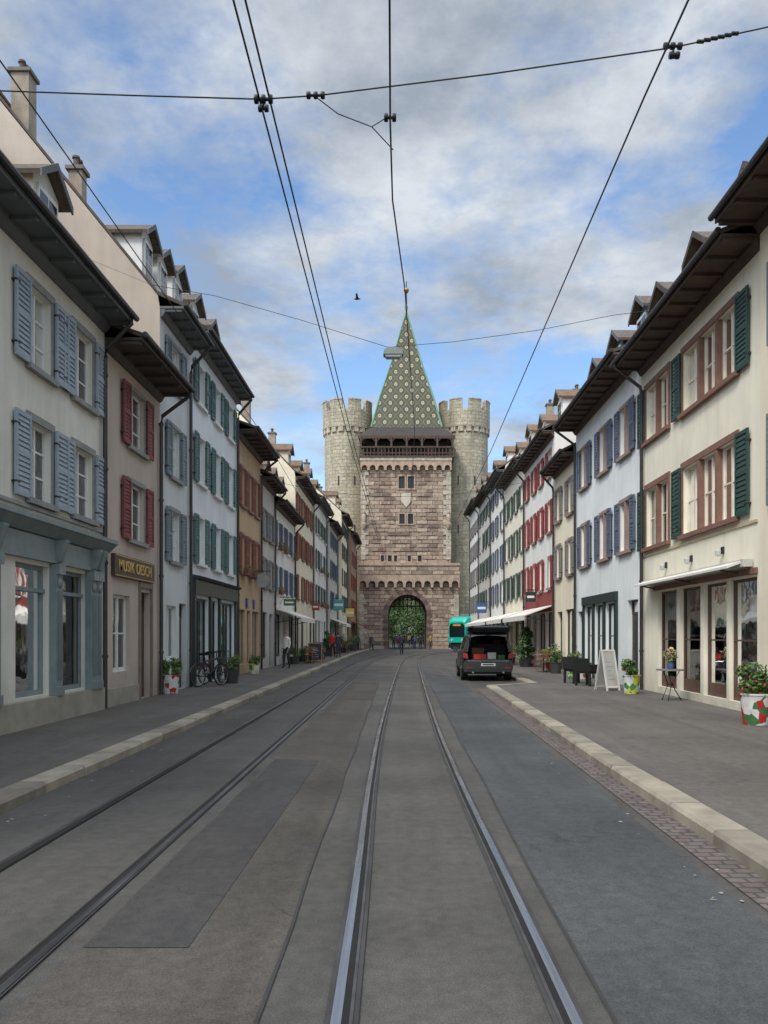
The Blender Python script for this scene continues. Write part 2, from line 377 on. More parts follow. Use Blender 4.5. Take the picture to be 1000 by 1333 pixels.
    def shop(s,y0,y1,z0,z1,fm,ns=1,nt=1,solid=0,curtain=0,goods=True,fw=.07):
        s.op.append((y0,y1,z0,z1))
        s.glazing(y0,y1,z0,z1,fm,ns,nt,fw=fw,curtain=curtain,solid=solid,room=ROOM)
        if goods:
            cols=[(200,190,170),(120,70,60),(70,90,110),(190,180,130),(90,80,70),(215,215,210),(60,60,60)]
            DW=pm('display_wood',(140,112,84),.7)
            s.fb('display_shelf',DW,-.75,-.25,y0+.05,y1-.05,z0+.22,z0+.26)
            s.fb('back_shelf',DW,-1.2,-.95,y0,y1,z0+.9,z0+.93); s.fb('back_shelf',DW,-1.2,-.95,y0,y1,z0+1.35,z0+1.38)
            n=max(3,int((y1-y0)/.16))
            for lvl in range(3):
                for i in range(n):
                    c=random.choice(cols); yy=y0+.12+(y1-y0-.24)*(i+random.random()*.8)/n; m=pm('goods_%d_%d_%d'%c,c,.7)
                    h=random.uniform(.12,.42 if lvl==0 else .32); w=random.uniform(.04,.09)
                    d0=random.uniform(-.6,-.35) if lvl==0 else -1.08; zb=z0+(.265 if lvl==0 else (.935 if lvl==1 else 1.385))
                    if random.random()<.5: s.fb('displayed_goods',m,d0-w*.6,d0+w*.6,yy-w,yy+w,zb,zb+h)
                    else: s.lathe('displayed_vases',m,(s.X+s.n*d0,yy,zb),[(w*.7,0),(w*1.0,h*.4),(w*.45,h*.75),(w*.55,h),(0.01,h)],8)
    def door(s,y0,y1,z1,m,z0=.12):
        s.op.append((y0,y1,z0,z1))
        s.fb('door_leaf',m,-.2,-.15,y0,y1,z0,z1-.45)
        for k in range(3):
            zz=z0+.15+k*(z1-z0-.7)/3; s.fb('door_panels',m,-.148,-.125,y0+.12,y1-.12,zz,zz+(z1-z0-.7)/3-.1)
        s.glazing(y0,y1,z1-.44,z1,m,1,1,curtain=0,depth=-.17)
        s.lathe('door_handle',pm('brass',(150,120,60),.3,metal=1),s.P(-.1,y0+.12,1.15),[(.0,-.03),(.03,-.03),(.03,.03),(0,.03)],8,'x')

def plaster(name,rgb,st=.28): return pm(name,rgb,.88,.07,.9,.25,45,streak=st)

# ================================================================== LEFT SIDE
TRG=pm('grey_stone_trim',(142,142,138),.8,.15,5,.3)
SB=pm('light_blue_shutter',(150,162,170),.55,.1,6,.1)
W1=plaster('pale_grey_plaster',(222,219,206),.32)
a=Facade('shop_building',-1,XL,2.0,17.95,8.45)
for (u0,u1) in ((37,66),(95,120)):
    y0,y1=yl(u0),yl(u1)
    for z0,z1 in ((4.05,5.4),(6.35,7.75)): a.window(y0,y1,z0,z1,TRG,SB,'lr',2,3,sw=.56,tw=.11)
for yy in (11.6,9.3,7.0,4.7):
    for z0,z1 in ((4.05,5.4),(6.35,7.75)): a.window(yy-.5,yy+.5,z0,z1,TRG,SB,'lr',2,3,sw=.55,tw=.11)
TE=pm('grey_teal_shopfront_paint',(122,134,134),.45,.14,4,.1)
for (y0,y1) in ((yl(20),yl(63)),(yl(74),yl(112)),(10.6,12.7),(7.6,9.9),(4.5,6.9)):
    a.shop(y0,y1,.62,2.92,TE,1,1)
    a.fb('transom',TE,-.12,-.06,y0,y1,2.45,2.52)
a.wall(W1,D=9,H=6.4,ov=.6); a.roof(TILE,soff=SOFG,pipe=17.75)
a.fb('stone_plinth',pm('stone_plinth_mat',(152,146,132),.9,.2,2,.5,20),.0021,.14,2.1,17.6,.1,.58)
a.fb('shop_frieze',TE,.0021,.1,2.1,17.75,3.0,3.42)
a.py('shop_cornice',TE,[(.002,3.42),(.14,3.44),(.3,3.6),(.34,3.62),(.34,3.7),(.002,3.78)],2.1,17.85)
for yc in (17.3,15.28,12.9,10.2,7.2,17.0):
    w=.14
    a.fb('shop_pilaster',TE,.003,.13,yc-w,yc+w,.585,2.98)
    a.fb('pilaster_panel',pm('grey_teal_dark',(96,110,112),.5),.131,.142,yc-w+.05,yc+w-.05,.85,2.5)
    a.fb('pilaster_capital',TE,.131,.19,yc-w-.0,yc+w+.0,2.8,2.98)
    a.fb('pilaster_base',TE,.131,.17,yc-w-.0,yc+w+.0,.585,.75)
    a.py('bracket',TE,[(.1,3.02),(.16,3.04),(.28,3.4),(.28,3.43),(.1,3.43)],yc-.09,yc+.09)
    a.lathe('rosette',TE,a.P(.14,yc,2.65),[(0,a.n*.03),(.08,a.n*.02),(.1,0)],12,'x')
a.fb('string_moulding',TRG,.002,.06,2.1,17.9,3.86,3.92)
for yc in (16.3,12.2,8.5): a.dormer(yc,1.15,-.55,9.5,.95,W1,TILE2)
a.build()
# Musik
W2=plaster('pinkish_plaster',(192,178,164),.35)
RS=pm('red_shutter',(124,52,50),.6,.12,6,.1)
a=Facade('music_shop_building',-1,XL,17.95,22.07,8.1)
y0,y1=yl(166),yl(188)
for z0,z1 in ((3.95,5.3),(6.15,7.5)): a.window(y0+.05,y1-.05,z0,z1,TRG,RS,'lr',2,3,sw=.52)
a.shop(yl(147),yl(169),.85,2.6,WHITEW,2,2)
a.door(yl(181),yl(195),2.75,pm('brown_door',(74,58,50),.5))
a.wall(W2,D=9,H=6.4,ov=.8); a.roof(TILE,pipe=21.9)
a.fb('plinth',pm('stone_plinth_mat',(140,134,122)),.002,.05,18,yl(179),.1,.5)
BST=pm('brown_stone',(128,112,98),.8,.15,5,.3)
a.fb('stone_surround',BST,.002,.06,yl(180),yl(181),.1,2.85); a.fb('stone_surround',BST,.002,.06,yl(195),yl(196.5),.1,2.85)
a.fb('stone_surround',BST,.002,.062,yl(180),yl(196.5),2.85,2.98)
a.fb('shop_sign_board',pm('brown_sign_board',(74,58,46),.5,.1),.01,.09,18.35,21.3,3.0,3.5)
GILT=pm('sign_gilt',(206,172,100),.5,.1)
a.fb('shop_sign_frame',GILT,.091,.1,18.4,21.25,3.465,3.48); a.fb('shop_sign_frame',GILT,.091,.1,18.4,21.25,3.02,3.035)
eM=a.build()
tc=bpy.data.curves.new('shop_sign_text','FONT'); tc.body='MUSIK OESCH'; tc.size=.36; tc.space_character=1.08; tc.extrude=.008; tc.offset=.001; tc.align_x='CENTER'; tc.align_y='CENTER'
to=bpy.data.objects.new('sign_letters',tc); sc.collection.objects.link(to); to.location=(-XL+.1,19.8,3.25); to.rotation_euler=(math.pi/2,0,math.pi/2); to.parent=eM
tc.materials.append(GILT)
# L3
W3=plaster('bluegrey_plaster',(206,210,208),.25); BG=pm('blue_grey_shutter',(108,124,130),.6,.1,6,.1)
GB=plaster('beige_pink_gable',(190,176,160),.3)
a=Facade('town_house',-1,XL,22.07,25.2,10.4)
for z0,z1 in ((3.75,5.15),(6.1,7.5),(8.6,9.8)): a.window(23.05,24.0,z0,z1,TRG,BG,'lr',2,3,sw=.48)
a.door(24.0,24.8,2.6,pm('brown_door',(1,1,1))); a.shop(22.7,23.7,1.0,2.5,WHITEW,2,1,goods=False,curtain=1)
a.wall(W3,D=9.5,H=6.1,ov=.6,gm=GB); a.roof(TILE,soff=SOFG,pipe=25.0)
a.dormer(22.95,.95,-.6,11.3,1.3,WHITEW,TILE2); a.dormer(24.4,.95,-.6,11.3,1.3,WHITEW,TILE2); a.chimney(-2.5,22.9,13.0,14.4,.36); a.chimney(-4.3,23.6,15.5,17.5,.5)
a.build()
# L4
W4=plaster('white_blue_plaster',(226,230,230),.2); GS=pm('teal_green_shutter',(76,108,104),.6,.1,6,.1)
a=Facade('white_town_house',-1,XL,25.2,32.4,10.9)
for yc in (26.55,28.9,31.1):
    for z0,z1 in ((3.95,5.4),(6.5,7.95),(9.0,10.2)): a.window(yc-.45,yc+.45,z0,z1,WHITEW,GS,'lr',2,3,sw=.48)
BK=pm('black_green_shopfront',(42,54,52),.45,.1)
for y0,y1 in ((25.75,27.6),(27.9,29.0),(29.3,31.9)): a.shop(y0,y1,.55 if y1-y0>1.2 else .13,2.85,BK,2 if y1-y0>1.2 else 1,1)
a.wall(W4,D=9.5,H=4.8,ov=.55); a.roof(TILE,soff=SOFG,pipe=32.25)
a.fb('shop_fascia',BK,.002,.12,25.5,32.1,2.95,3.4); a.py('shop_cornice',BK,[(.002,3.4),(.2,3.42),(.28,3.5),(.002,3.55)],25.5,32.1)
for yy in (25.6,27.75,29.15,32.0): a.fb('shop_pier',BK,.002,.09,yy-.1,yy+.1,.12,2.949)
for yc in (26.4,28.6,30.9): a.dormer(yc,1.15,-.7,11.8,1.15,WHITEW,TILE2)
a.build()
# L5
W5=plaster('ochre_plaster',(194,166,130),.3); RB=pm('rust_shutter',(132,68,52),.6,.12,6,.1)
a=Facade('ochre_town_house',-1,XL,32.4,37.9,9.7)
for yc in (33.6,35.2,36.8):
    for z0,z1 in ((4.2,5.7),(6.9,8.4)): a.window(yc-.38,yc+.38,z0,z1,BST,RB,'lr',2,3,sw=.36)
    a.flowerbox(yc,.8,4.2,FLR)
for y0,y1 in ((32.8,34.2),(34.6,35.4),(35.8,37.4)): a.shop(y0,y1,.5,2.7,BST,2,1)
a.wall(W5,D=9,H=4.7,ov=.75); a.roof(TILE,pipe=37.7)
for k in (34.4,36): a.fb('blue_sign',pm('blue_sign_mat',(40,70,150),.5),.01,.06,k-.15,k+.15,2.8,3.2)
a.dormer(35,1.2,-.7,10.6,1.1,W5,TILE)
a.build()
def generic(name,side,X,y0,y1,eave,wm,sm,tm,ncol,rows,roofm=TILE,ov=.55,H=4.4,shopm=None,dorm=1,awn=None,pipe=True,ww=.8,soff=None,fbox=None):
    a=Facade(name,side,X,y0,y1,eave)
    w=(y1-y0)/ncol
    for i in range(ncol):
        yc=y0+w*(i+.5)+random.uniform(-.12,.12); hw=min(ww/2,w*.26); swd=min(.42,w*.22)
        for z0,z1 in rows:
            r=random.random(); a.window(yc-hw,yc+hw,z0,z1,tm,sm,'lr' if r<.86 else ('l' if r<.93 else 'r'),2,3,sw=swd,slats=8)
            if fbox and z0<7 and random.random()<.6: a.flowerbox(yc,.8,z0,fbox)
    n=max(2,int((y1-y0)/2.2)); q=(y1-y0)/n; shopm=shopm or BK
    for i in range(n):
        ya=y0+q*i+.22; yb=y0+q*(i+1)-.22
        if i==n//2: a.door(ya+.3,min(yb,ya+1.4),2.7,shopm)
        else: a.shop(ya,yb,.55,2.75,shopm,2,1)
    a.wall(wm,D=9,H=H,ov=ov); a.roof(roofm,soff=soff,pipe=(y1-.2) if pipe else None)
    for i in range(dorm):
        a.dormer(y0+(y1-y0)*(i+.5)/dorm,1.2,-.7,eave+.9,1.15,wm,roofm)
    a.chimney(-3.5,(y0*.7+y1*.3),eave+2.4,eave+H+.8,.5)
    if awn:
        aa,bb=y0+.5,y1-.5
        a.py('awning',awn,[(.05,3.0),(1.3,2.55),(1.3,2.6),(.05,3.06)],aa,bb)
        a.py('awning_valance',awn,[(1.3,2.56),(1.3,2.36),(1.312,2.36),(1.312,2.58)],aa,bb)
        for yy in (aa,bb): a.tube('awning_arm',PIPE,[a.P(.04,yy,2.3),a.P(1.28,yy,2.54)],.018)
    return a
WH=plaster('white_plaster',(228,226,218),.22); CR=plaster('cream_plaster',(232,220,194),.22); GRY=plaster('grey_plaster',(196,192,184),.28)
DB=pm('dark_blue_shutter',(70,84,104),.6,.1,6); DG=pm('dark_green_shutter',(54,76,66),.6,.1,6); GY=pm('grey_shutter',(122,124,122),.6,.1,6)
BRN=plaster('brown_plaster',(160,130,108),.3); AW=pm('white_awning_cloth',(220,215,205),.8,.08,3,.1); AWR=pm('red_awning_cloth',(140,50,45),.8)
R2=[(3.9,5.2),(6.2,7.5)]; R3=[(3.9,5.3),(6.5,7.9),(9.1,10.3)]; R4=[(3.9,5.3),(6.4,7.8),(8.9,10.2),(11.2,12.2)]
generic('grey_town_house',-1,6.4,37.9,42.0,8.9,GRY,GY,BST,2,R2).build()
generic('white_cafe_house',-1,6.4,42.0,50.0,8.4,WH,DB,WHITEW,4,R2,dorm=3,awn=AW,fbox=FLR).build()
generic('cream_town_house',-1,6.35,50.0,60.0,11.2,CR,RB,BST,4,R3,dorm=2,H=5.0).build()
generic('white_corner_house',-1,6.2,60.0,69.0,11.6,WH,DG,WHITEW,4,R3,dorm=2,soff=SOFG,fbox=FLR).build()
generic('pale_grey_house',-1,5.9,69.0,77.0,11.0,GRY,DB,TRG,3,R3,dorm=2,awn=AW).build()
generic('beige_town_house',-1,5.5,77.0,85.0,12.8,CR,DG,BST,3,R4,dorm=2).build()
generic('brown_town_house',-1,5.1,85.0,94.5,12.0,BRN,RB,BST,4,R3,dorm=2,awn=AWR).build()

# ================================================================== RIGHT SIDE
W6=plaster('cream_white_plaster',(236,228,206),.22); RBS=pm('red_brown_stone',(126,92,78),.8,.15,5,.3)
GSH=pm('deep_green_shutter',(36,66,56),.6,.1,6,.1); CRW=pm('cream_sash_paint',(222,214,196),.5)
BRW=pm('brown_red_sash',(90,66,56),.5,.1); SOFB=pm('brown_soffit_wood',(76,60,51),.75,.25,3,.3,30)
a=Facade('cream_shop_house',1,XR,16.1,24.2,9.45)
for (ua,ub,lt,sd) in ((960,890,3,'lr'),(871,842,2,'r')):
    ya,yb=yr(ua),yr(ub)
    for z0,z1 in ((4.15,5.8),(7.15,8.65)): a.window(ya,yb,z0,z1,RBS,GSH,sd,2,2,sw=.62,curtain=.85,fm=CRW,tw=.12,lites=lt)
for (ua,ub) in ((986,949),(946,916),(912,885),(881,857)):
    a.shop(yr(ua),yr(ub),.3,2.85,BRW,1,2,solid=.3,curtain=.0,fw=.06)
a.wall(W6,D=9.5,H=4.6,ov=.78); a.roof(TILE,soff=SOFB,pipe=23.9)
a.fb('shop_lintel',RBS,.002,.05,16.3,22.95,2.9,3.02)
a.fb('awning_cassette',pm('grey_awning_box',(190,188,180),.5),.02,.22,16.5,23.4,3.05,3.2)
a.py('folded_awning',AW,[(.22,3.12),(.5,3.02),(.5,3.07),(.22,3.17)],16.6,23.3)
for yy in (17.0,19.8,22.6): a.tube('awning_arm',PIPE,[a.P(.1,yy,2.95),a.P(.48,yy,3.01)],.02)
a.fb('string_course',pm('pale_line',(186,170,140),.8),.002,.03,16.3,24.1,3.91,3.97)
for yy in (18.05,20.0,21.9): a.fb('wall_lamp_plate',PIPE,.002,.04,yy-.06,yy+.06,3.45,3.6); a.lathe('wall_lamp',pm('lamp_diffuser',(176,180,176),.3),a.P(.12,yy,3.45),[(.001,-.06),(.06,-.04),(.07,.06),(.03,.1)],10)
for yc in (17.3,20.3,23.2): a.dormer(yc,1.2,-.35,9.95,1.1,BRW,TILE2,WOODD)
a.chimney(-3,22,12,14.4)
a.build()
a=Facade('brown_eaves_house',1,XR-.05,2,16.1,9.7)
for yc in (14.3,11.2,8,5):
    for z0,z1 in ((4.15,5.8),(7.15,8.65)): a.window(yc-.7,yc+.7,z0,z1,RBS,GY,'lr',2,2,sw=.6,lites=2,fm=CRW)
for yc in (14.2,11.2,8,5): a.shop(yc-1,yc+1,.5,2.8,BRW,2,1)
a.wall(CR,D=9.5,H=4.6,ov=.85); a.roof(TILE,soff=SOFB); a.dormer(15.0,1.2,-.3,10.2,1.1,BRW,TILE2); a.dormer(11.5,1.3,-.3,10.2,1.3,BRW,TILE2)
a.build()
# R2
W7=plaster('pale_blue_plaster',(228,231,228),.2); DGB=pm('slate_blue_shutter',(84,96,114),.6,.1,6,.1); PST=pm('pink_stone_trim',(150,126,116),.8,.12,5,.2)
a=Facade('pale_blue_house',1,XR,24.2,33.25,9.9)
for yc in (25.9,28.6,31.6):
    for z0,z1 in ((4.3,5.85),(7.3,8.8)): a.window(yc-.62,yc+.62,z0,z1,PST,DGB,'lr',2,2,sw=.48,lites=2,fm=WHITEW)
DGN=pm('green_black_shopfront',(36,52,48),.45,.1)
a.door(24.55,25.7,2.75,pm('dark_door',(48,44,42),.5)); 
for y0,y1 in ((27.0,28.4),(28.6,30.0),(30.2,31.6)): a.shop(y0,y1,.55,2.75,DGN,2,2)
a.door(32.0,32.9,2.6,DGN)
a.wall(W7,D=9.5,H=4.4,ov=.8); a.roof(TILE,soff=SOFB,pipe=33.05)
a.fb('shop_fascia',DGN,.002,.1,26.8,31.8,2.8,3.1)
for yy in (26.88,28.5,30.1,31.72): a.fb('shop_pier',DGN,.002,.07,yy-.08,yy+.08,.12,2.798)
for yc in (25.8,28.7,31.6): a.dormer(yc,1.25,-.5,10.6,1.1,DGN,TILE2)
a.build()
generic('cream_narrow_house',1,7.0,33.25,37.9,9.0,CR,GY,PST,2,[(4.2,5.6),(6.7,8.1)],dorm=1,soff=SOFB).build()
DR=plaster('dark_red_plaster',(132,58,52),.2); RSH=pm('bright_red_shutter',(142,48,44),.6,.1,6)
a=generic('red_shutter_house',1,7.0,37.9,47.0,11.0,WH,RSH,PST,4,R3,dorm=2,shopm=pm('dark_red_shopfront',(96,36,36),.5),H=3.8,awn=AW)
a.fb('painted_ground_floor',DR,.002,.02,38.1,46.8,2.8,3.75); a.build()
generic('pale_plaster_house',1,7.0,47.0,56.0,11.6,W6,DG,TRG,4,R3,dorm=2,awn=AW,H=3.8).build()
generic('white_gabled_house',1,7.0,56.0,64.5,12.8,WH,DB,TRG,3,R4,dorm=1,awn=AW,H=4.2,soff=SOFG).build()
generic('grey_gabled_house',1,7.0,64.5,74.5,13.2,GRY,DG,TRG,4,R4,dorm=2,awn=AW,H=3.6).build()
generic('end_town_house',1,7.0,74.5,84.0,13.8,WH,GY,BST,4,R4,dorm=2,H=3.4).build()

# ================================================================== CITY GATE TOWER
T=MB('city_gate_tower')
ST=stonemat('pink_sandstone_blocks',(190,166,144),(132,112,98),(178,164,142),bw=1.25,rh=.46,mort=.03,mortc=(96,82,72),bstr=1.0,tint=.5,streak=.6)
STG=stonemat('grey_stone_blocks',(194,184,158),(170,160,138),(146,140,122),bw=.9,rh=.42,mort=.018,mortc=(136,128,110),tint=.8,streak=.85)
STQ=stonemat('quoin_stone',(196,186,166),(178,166,148),(160,148,132),bw=1.6,rh=.55)
TRIM=pm('tower_trim_stone',(168,146,126),.85,.28,2,.5,20)
s_=.0905; YF=98.0
def tx(u): return (u-U0)*s_
def tz(v): return 1.7+(V0-v)*s_
x0,x1=tx(468),tx(597); yb=109.0
xc=tx(530.5); aw=2.3; az=tz(802); ah=2.55
def archpts(w,n=14,zs=az,h=ah):
    pts=[]
    for i in range(n+1):
        t=math.pi*(1-i/n); pts.append((xc+w*math.cos(t),zs+h*math.sin(t)**.92 if 0<i<n else zs))
    return pts
ZL=tz(741)
AP=archpts(aw)
for yy in (YF,yb):
    T.face('lower_wall',ST,[(x0,yy,0),(xc-aw,yy,0),(xc-aw,yy,az),(x0,yy,az)])
    T.face('lower_wall',ST,[(xc+aw,yy,0),(x1,yy,0),(x1,yy,az),(xc+aw,yy,az)])
    T.face('lower_wall',ST,[(x0,yy,az),(xc-aw,yy,az),(xc-aw,yy,ZL),(x0,yy,ZL)])
    T.face('lower_wall',ST,[(xc+aw,yy,az),(x1,yy,az),(x1,yy,ZL),(xc+aw,yy,ZL)])
    for i in range(len(AP)-1):
        p,q=AP[i],AP[i+1]; T.face('lower_wall',ST,[(p[0],yy,p[1]),(q[0],yy,q[1]),(q[0],yy,ZL),(p[0],yy,ZL)])
for i in range(len(AP)-1):
    p,q=AP[i],AP[i+1]; T.face('vault',ST,[(p[0],YF,p[1]),(q[0],YF,q[1]),(q[0],yb,q[1]),(p[0],yb,p[1])])
for xx in (xc-aw,xc+aw): T.face('passage_wall',ST,[(xx,YF,0),(xx,yb,0),(xx,yb,az),(xx,YF,az)])
for xx in (x0,x1): T.face('side_wall',ST,[(xx,YF,0),(xx,yb,0),(xx,yb,ZL),(xx,YF,ZL)])
AO=archpts(aw+.55,14,az,ah+.55)
VS=pm('dark_voussoir_stone',(96,78,70),.85,.25,3,.5,20); VS2=pm('voussoir_stone',(124,100,90),.85,.25,3,.5,20)
for i in range(len(AP)-1):
    p,q,P2,Q2=AP[i],AP[i+1],AO[i],AO[i+1]
    T.prism('arch_voussoirs',VS if i%2 else VS2,[p,q,Q2,P2],lambda c,t:(c[0],t,c[1]),YF-.10,YF-.004)
for k in range(9):
    for sg in (-1,1):
        xa=xc+sg*aw; T.box('arch_jamb_stones',VS if k%2 else VS2,xa,xa+sg*(.55 if k%2 else .4),YF-.1,YF-.004,k*az/9+.01,(k+1)*az/9-.01)
GRD=pm('portcullis_wood',(46,36,30),.8,.3,3,.4)
for k in range(9):
    xx=xc-aw+.3+k*(2*aw-.6)/8
    T.box('portcullis',GRD,xx-.06,xx+.06,YF+2.0,YF+2.12,az+ah*.35,az+ah+.0)
    T.prism('portcullis_spikes',GRD,[(xx-.06,az+ah*.35),(xx+.06,az+ah*.35),(xx,az+ah*.35-.3)],lambda c,t:(c[0],t,c[1]),YF+2.01,YF+2.11)
for zz in (az+ah*.45,az+ah*.75): T.box('portcullis_bars',GRD,xc-aw+.1,xc+aw-.1,YF+1.96,YF+1.998,zz,zz+.14)
def arcstrip(part,m,xa,xb,n,zb,zt,ya,yb_,rf=.36):
    w=(xb-xa)/n
    for i in range(n):
        l=xa+i*w; r=l+w; c=(l+r)/2; R=w*rf; prof=[(l,zt),(r,zt),(r,zb),(c+R,zb)]
        zc=zb+(zt-zb)*.25
        for k in range(7):
            t=math.pi*k/6; prof.append((c+R*math.cos(t),zc+R*math.sin(t)))
        prof.append((c-R,zb)); prof.append((l,zb))
        T.prism(part,m,prof,lambda q,t:(q[0],t,q[1]),ya,yb_)
arcstrip('lower_arch_frieze',TRIM,x0-.1,x1+.1,11,tz(765),tz(748),YF-.6,YF-.003)
T.box('lower_frieze_cap',ST,x0-.12,x1+.12,YF-.66,YF-.002,tz(747.8),tz(737))
T.box('lower_string',TRIM,x0-.14,x1+.14,YF-.74,YF-.002,tz(736.8),tz(733.5))
UX0,UX1=tx(470),tx(587); ZU=tz(598)
def wallholes(part,m,xa,xb,za,zb,yy,holes):
    xs=sorted({xa,xb}|{h[0] for h in holes}|{h[1] for h in holes}); zs=sorted({za,zb}|{h[2] for h in holes}|{h[3] for h in holes})
    for i in range(len(xs)-1):
        for j in range(len(zs)-1):
            cx=(xs[i]+xs[i+1])/2; cz=(zs[j]+zs[j+1])/2
            if any(h[0]<cx<h[1] and h[2]<cz<h[3] for h in holes): continue
            T.face(part,m,[(xs[i],yy,zs[j]),(xs[i+1],yy,zs[j]),(xs[i+1],yy,zs[j+1]),(xs[i],yy,zs[j+1])])
holes=[]
TWD=pm('tower_window_dark',(30,28,28),.3)
for (ua,ub,va,vb) in ((519,527,620,636),(531,539,620,636),(520,527,669,682),(531,538,669,682),(505,510,723,731),(513,517,723,731),(531,535,723,731),(544,549,723,731),(496,500,723,731)):
    h=(tx(ua),tx(ub),tz(vb),tz(va)); holes.append(h)
    T.box('tower_window_pane',TWD,h[0],h[1],YF+.35,YF+.4,h[2],h[3])
    for (xa,xb) in ((h[0]-.13,h[0]),(h[1],h[1]+.13)): T.box('tower_window_frame',TRIM,xa,xb,YF-.04,YF+.3,h[2],h[3])
    T.box('tower_window_frame',TRIM,h[0]-.13,h[1]+.13,YF-.045,YF+.3,h[3],h[3]+.14); T.box('tower_window_frame',TRIM,h[0]-.16,h[1]+.16,YF-.09,YF+.3,h[2]-.14,h[2])
wallholes('upper_wall',ST,UX0,UX1,tz(733.4),ZU,YF+.02,holes)
for xx in (UX0,UX1): T.face('upper_side_wall',ST,[(xx,YF+.02,tz(733.4)),(xx,yb,tz(733.4)),(xx,yb,ZU),(xx,YF+.02,ZU)])
T.face('upper_back_wall',ST,[(UX0,yb,tz(733.4)),(UX1,yb,tz(733.4)),(UX1,yb,ZU),(UX0,yb,ZU)])
T.face('top_slab',ST,[(UX0,YF+.02,ZU),(UX1,YF+.02,ZU),(UX1,yb,ZU),(UX0,yb,ZU)])
rr_=random.Random(3)
STD=stonemat('dark_sandstone_blocks',(150,124,108),(112,94,84),(140,120,104),bw=1.25,rh=.46,mort=.01,bstr=1.0)
for k in range(260):
    z=rr_.randint(1,44)*.46; low=z<tz(768)-.5
    if tz(768)-.6<z<tz(733)+.1 or z>ZU-1.9: continue
    xa=rr_.uniform((x0 if low else UX0)+1,(x1 if low else UX1)-2.2); wv=rr_.uniform(.6,1.3)
    if z<az+ah+1.0 and xa+wv>xc-aw-.7 and xa<xc+aw+.7: continue
    if any(xa<h[1]+.3 and xa+wv>h[0]-.3 and z<h[3]+.3 and z+.45>h[2]-.3 for h in holes): continue
    if abs(xa+.5-tx(529))<1.6 and tz(664)-.5<z<tz(640)+.2: continue
    T.box('rusticated_blocks',ST if rr_.random()<.55 else STD,xa,xa+wv,YF-.03-rr_.random()*.05,YF+.1,z+.03,z+.43)
nq=36
for k in range(nq):
    za=.02+k*(ZU-1.3)/nq; zb_=za+(ZU-1.3)/nq-.02
    for sg in (-1,1):
        low=za<tz(765)
        if tz(769)<zb_ and za<tz(733): continue
        e_=(x0 if sg<0 else x1) if low else (UX0 if sg<0 else UX1)
        L=.9 if k%2 else .55
        T.box('quoins',STQ,e_+sg*.03,e_-sg*L,YF-.09,YF+.5,za,zb_)
T.prism('coat_of_arms',pm('relief_stone',(186,176,154),.8,.2),[(tx(529)-.6,tz(642)),(tx(529)+.6,tz(642)),(tx(529)+.6,tz(652)),(tx(529),tz(661)),(tx(529)-.6,tz(652))],lambda q,t:(q[0],t,q[1]),YF-.1,YF+.018)
for u in (474,584):
    T.lathe('stone_figure',TRIM,(tx(u),YF-.3,tz(682)),[(.12,-.6),(.35,-.1),(.33,0),(.2,.1),(.28,.6),(.22,1.0),(.1,1.15),(.17,1.3),(.1,1.5),(0,1.52)],10)
arcstrip('upper_arch_frieze',TRIM,UX0-.05,UX1+.05,11,tz(613),tz(601),YF-.55,YF+.018,.34)
T.box('upper_frieze_cap',STQ,UX0-.1,UX1+.1,YF-.62,yb+.3,tz(600.8),tz(597))
WD=pm('dark_gallery_timber',(78,60,50),.75,.3,3,.4,25)
zg=tz(596.8); zr=tz(584); zt=tz(568)
gx0,gx1=tx(470),tx(589)
T.box('gallery_floor',WD,gx0-.2,gx1+.2,YF-.7,yb+.4,zg,zg+.2)
n=26
for i in range(n+1):
    xx=gx0-.1+(gx1-gx0+.2)*i/n; T.box('gallery_balusters',WD,xx-.05,xx+.05,YF-.5,YF-.42,zg+.2,zr)
T.box('gallery_rail',WD,gx0-.15,gx1+.15,YF-.56,YF-.38,zr,zr+.16)
T.box('gallery_rail_mid',WD,gx0-.15,gx1+.15,YF-.44,YF-.40,zg+.5,zg+.62)
for i in range(7):
    xx=gx0+(gx1-gx0)*i/6; T.box('gallery_posts',WD,xx-.11,xx+.11,YF-.55,YF-.36,zr+.16,zt)
    if 0<i: T.tube('gallery_braces',WD,[(xx-.05,YF-.45,zt-.75),(xx-.7,YF-.45,zt-.02)],.06,5)
    if i<6: T.tube('gallery_braces',WD,[(xx+.05,YF-.45,zt-.75),(xx+.7,YF-.45,zt-.02)],.06,5)
T.box('gallery_chamber',pm('gallery_shadow_dark',(34,28,25),.9,.3),gx0+.6,gx1-.6,YF+.9,yb-.6,zg+.2,zt+.3)  # near-black colour stands for the shadow inside the open gallery
for i in range(3):
    xx=gx0+2.4+i*2.9; T.box('gallery_hatches',WD,xx-.5,xx+.5,YF+.82,YF+.895,zg+.6,zg+1.7)
yc_=(YF+yb)/2
def ring(hx,hy,z): return [(tx(529.5)-hx,yc_-hy,z),(tx(529.5)+hx,yc_-hy,z),(tx(529.5)+hx,yc_+hy,z),(tx(529.5)-hx,yc_+hy,z)]
GLZ,nt,b=newmat('glazed_tower_tiles')
uv=nd(nt,'ShaderNodeUVMap').outputs[0]; sep=nd(nt,'ShaderNodeSeparateXYZ'); nt.links.new(uv,sep.inputs[0])
U=sep.outputs[0]; V=sep.outputs[1]
au=mth(nt,'MULTIPLY',U,1/1.3); av=mth(nt,'MULTIPLY',V,1/1.75)
p1=mth(nt,'ADD',au,av); p2=mth(nt,'SUBTRACT',au,av)
f1=mth(nt,'ABSOLUTE',mth(nt,'SUBTRACT',mth(nt,'FRACT',p1),.5)); f2=mth(nt,'ABSOLUTE',mth(nt,'SUBTRACT',mth(nt,'FRACT',p2),.5))
r=mth(nt,'SQRT',mth(nt,'ADD',mth(nt,'MULTIPLY',f1,f1),mth(nt,'MULTIPLY',f2,f2)))
